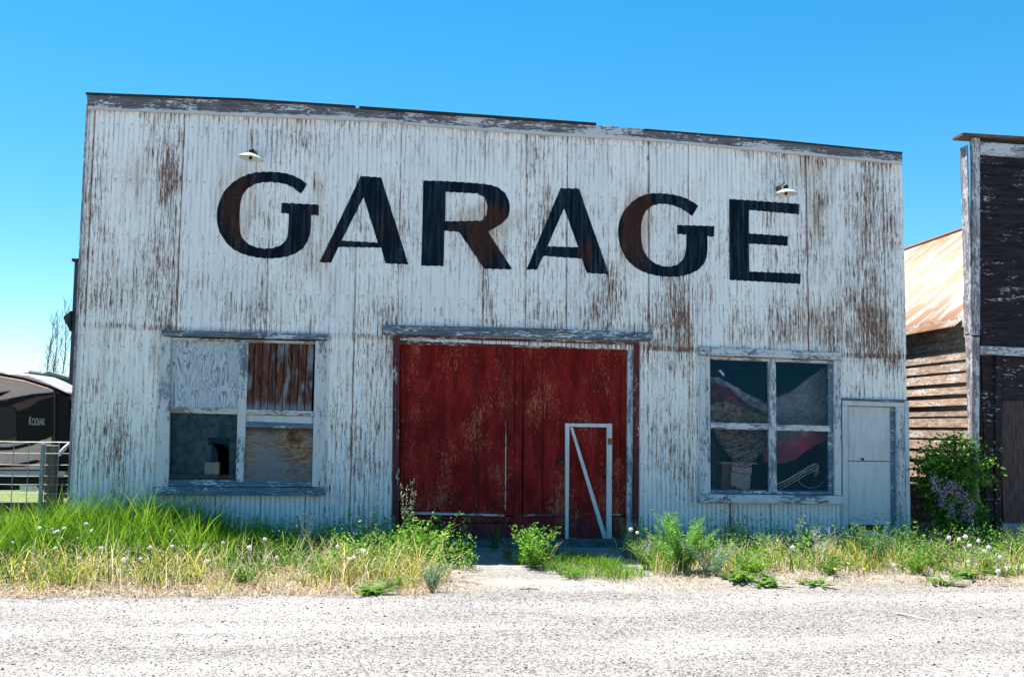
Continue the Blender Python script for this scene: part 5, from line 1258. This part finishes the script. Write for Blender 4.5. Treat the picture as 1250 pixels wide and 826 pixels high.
# pipe stubs, slabs
def stub(px, pyt, pyb, r, capm, label):
    b0 = Vector(gp(px, pyb)); tz = at(px, pyt, b0.y).z; rt = thing('pipe_stub', b0, label, 'pipe')
    MB().tube([b0-Vector((0,0,.05)), (b0.x, b0.y, tz)], r, 12).build('pipe', M['dark_iron'], rt, 0)
    MB().tube([(b0.x, b0.y, tz+.0005), (b0.x, b0.y, tz+.022)], r*1.25, 12).build('cap', capm, rt)
stub(355, 664, 684, .036, M['rust_metal'], 'short dark pipe with a rusty red cap in the left verge')
stub(397, 662, 682, .030, mat_simple('grey_cap', (.45, .46, .48), .6), 'short grey-topped pipe right of the rusty capped one')
def slab_stone(px0, px1, py0, label, seed, h=.07, dep=.35):
    rg = random.Random(seed); a_, c_ = Vector(gp(px0, py0)), Vector(gp(px1, py0)); n = 10
    top_ = [Vector((a_.x+(c_.x-a_.x)*i/n, a_.y+rg.uniform(-.02, .02), h+rg.uniform(-.012, .008)+.02)) for i in range(n+1)]+[Vector((c_.x-(c_.x-a_.x)*i/n, a_.y+dep+rg.uniform(-.03, .03), h+rg.uniform(-.012, .008)+.02)) for i in range(n+1)]
    tag(MB().hexa(top_, [Vector((p.x, p.y, -.03)) for p in top_]).build('concrete_slab', M['concrete'], None, .008), label, 'slab')
slab_stone(350, 398, 690, 'broken pale concrete slab between the two pipe stubs', 1)
slab_stone(423, 447, 690, 'pale concrete lump right of the pipe stubs', 2, .09, .2)
slab_stone(918, 972, 692, 'pale flat slab in the weeds under the glazed window', 3, .03, .30)
slab_stone(1226, 1275, 700, 'pale slab of walk before the black building', 4, .03, .6)

# lilac bush
def bush(base, label):
    rg = np.random.default_rng(8); base = Vector(base); r = thing('lilac_bush', base, label, 'bush')
    st = MB(); cl_ = []
    for k in range(15):
        a = rg.random()*6.28; s = .42*rg.random()**.6; h = 1.0+.72*rg.random()*(1-s)
        pts = [base+Vector((math.cos(a)*s*(i/5)**1.2+rg.uniform(-.02, .02), math.sin(a)*s*.7*(i/5), h*i/5)) for i in range(6)]
        st.tube(pts, [.016-.0022*i for i in range(6)], 5)
        for i in (2, 3, 4, 5): cl_.append(pts[i]); cl_.append(pts[i]+Vector((rg.uniform(-.22, .22), rg.uniform(-.2, .2), rg.uniform(-.1, .12))))
    for _ in range(16): cl_.append(base+Vector((rg.uniform(-.42, .42), rg.uniform(-.3, .3), rg.uniform(.15, .75))))
    st.build('stem', mat_simple('lilac_bark', (.12, .09, .07), .9), r)
    pos = []; 
    for c in cl_:
        n = rg.integers(34, 80); q = rg.standard_normal((n, 3))*np.array([.10, .10, .085]); pos.append(q+np.array(c[:]))
    pos = np.concatenate(pos); pos = pos[pos[:, 2] > .06]; d = rg.standard_normal((len(pos), 3)); d[:, 2] = d[:, 2]*.6-.2; sz = .045+.035*rg.random(len(pos))
    V, Fc = leaf_quads(pos, d, sz, sz*.72, rg); link('foliage', fast_mesh('foliage', V-np.array(base[:]), Fc, {'tone': np.repeat(np.clip(.4+.25*rg.standard_normal(len(sz)), 0, 1), 4)}), r, mat_leaf('lilac_leaves', [(0, (.03, .10, .012)), (.5, (.14, .32, .03)), (1, (.38, .60, .09))], None, .5))
    fl = [(1145,596),(1160,592),(1154,600),(1170,608),(1180,622),(1186,616),(1176,628),(1184,630),(1178,604),(1150,612),(1168,596),(1186,645),(1160,622),(1140,588)]
    fp = []
    for a, c in fl:
        p = at(a, c, base.y-.42+.1*rg.random()); n = 80; q = rg.standard_normal((n, 3))*np.array([.035, .035, .055]); fp.append(q+np.array(p[:]))
    fp = np.concatenate(fp); sz = .016+.010*rg.random(len(fp)); V, Fc = leaf_quads(fp, rg.standard_normal((len(fp), 3)), sz, sz*.9, rg)
    link('flowers', fast_mesh('flowers', V-np.array(base[:]), Fc, {'tone': np.repeat(rg.random(len(sz)), 4)}), r, mat_leaf('lilac_petals', [(0, (.62, .22, .42)), (1, (.95, .72, .84))], None, .4))
bp = at(1158, 600, .15); bush((bp.x, .05, 0), 'leafy lilac bush with pink flowers filling the gap between the two buildings')
leafy('leafy_weed', gp(915, 706), .24, .34, 18, .050, 24, BRIGHT, STEMG, 'low bright weed above the broad dandelion rosette', seed=51)
leafy('leafy_weed', gp(790, 694), .40, .26, 16, .034, 34, BRIGHT, STEMG, 'bright weed clump at the right foot of the red doors', seed=52)
leafy('leafy_weed', gp(400, 712), .26, .34, 20, .040, 26, BRIGHT, STEMG, 'low bright weed in front of the pipe stubs', seed=53)
leafy('sage_weed', gp(527, 722), .26, .16, 16, .026, 40, SAGE, STEMG, 'small feathery grey-green tuft at the gravel edge left of the doors', seed=54)
leafy('leafy_weed', gp(700, 704), .16, .34, 18, .030, 24, BRIGHT, STEMG, 'low weed on the grass tongue before the wicket', seed=55)
leafy('leafy_weed', gp(1120, 704), .28, .30, 18, .036, 30, BRIGHT, STEMG, 'bright low weed by the right corner of the garage', seed=56)
leafy('leafy_weed', gp(300, 716), .22, .30, 16, .036, 26, WEED, STEMG, 'green weed at the gravel edge below the boarded window', seed=57)
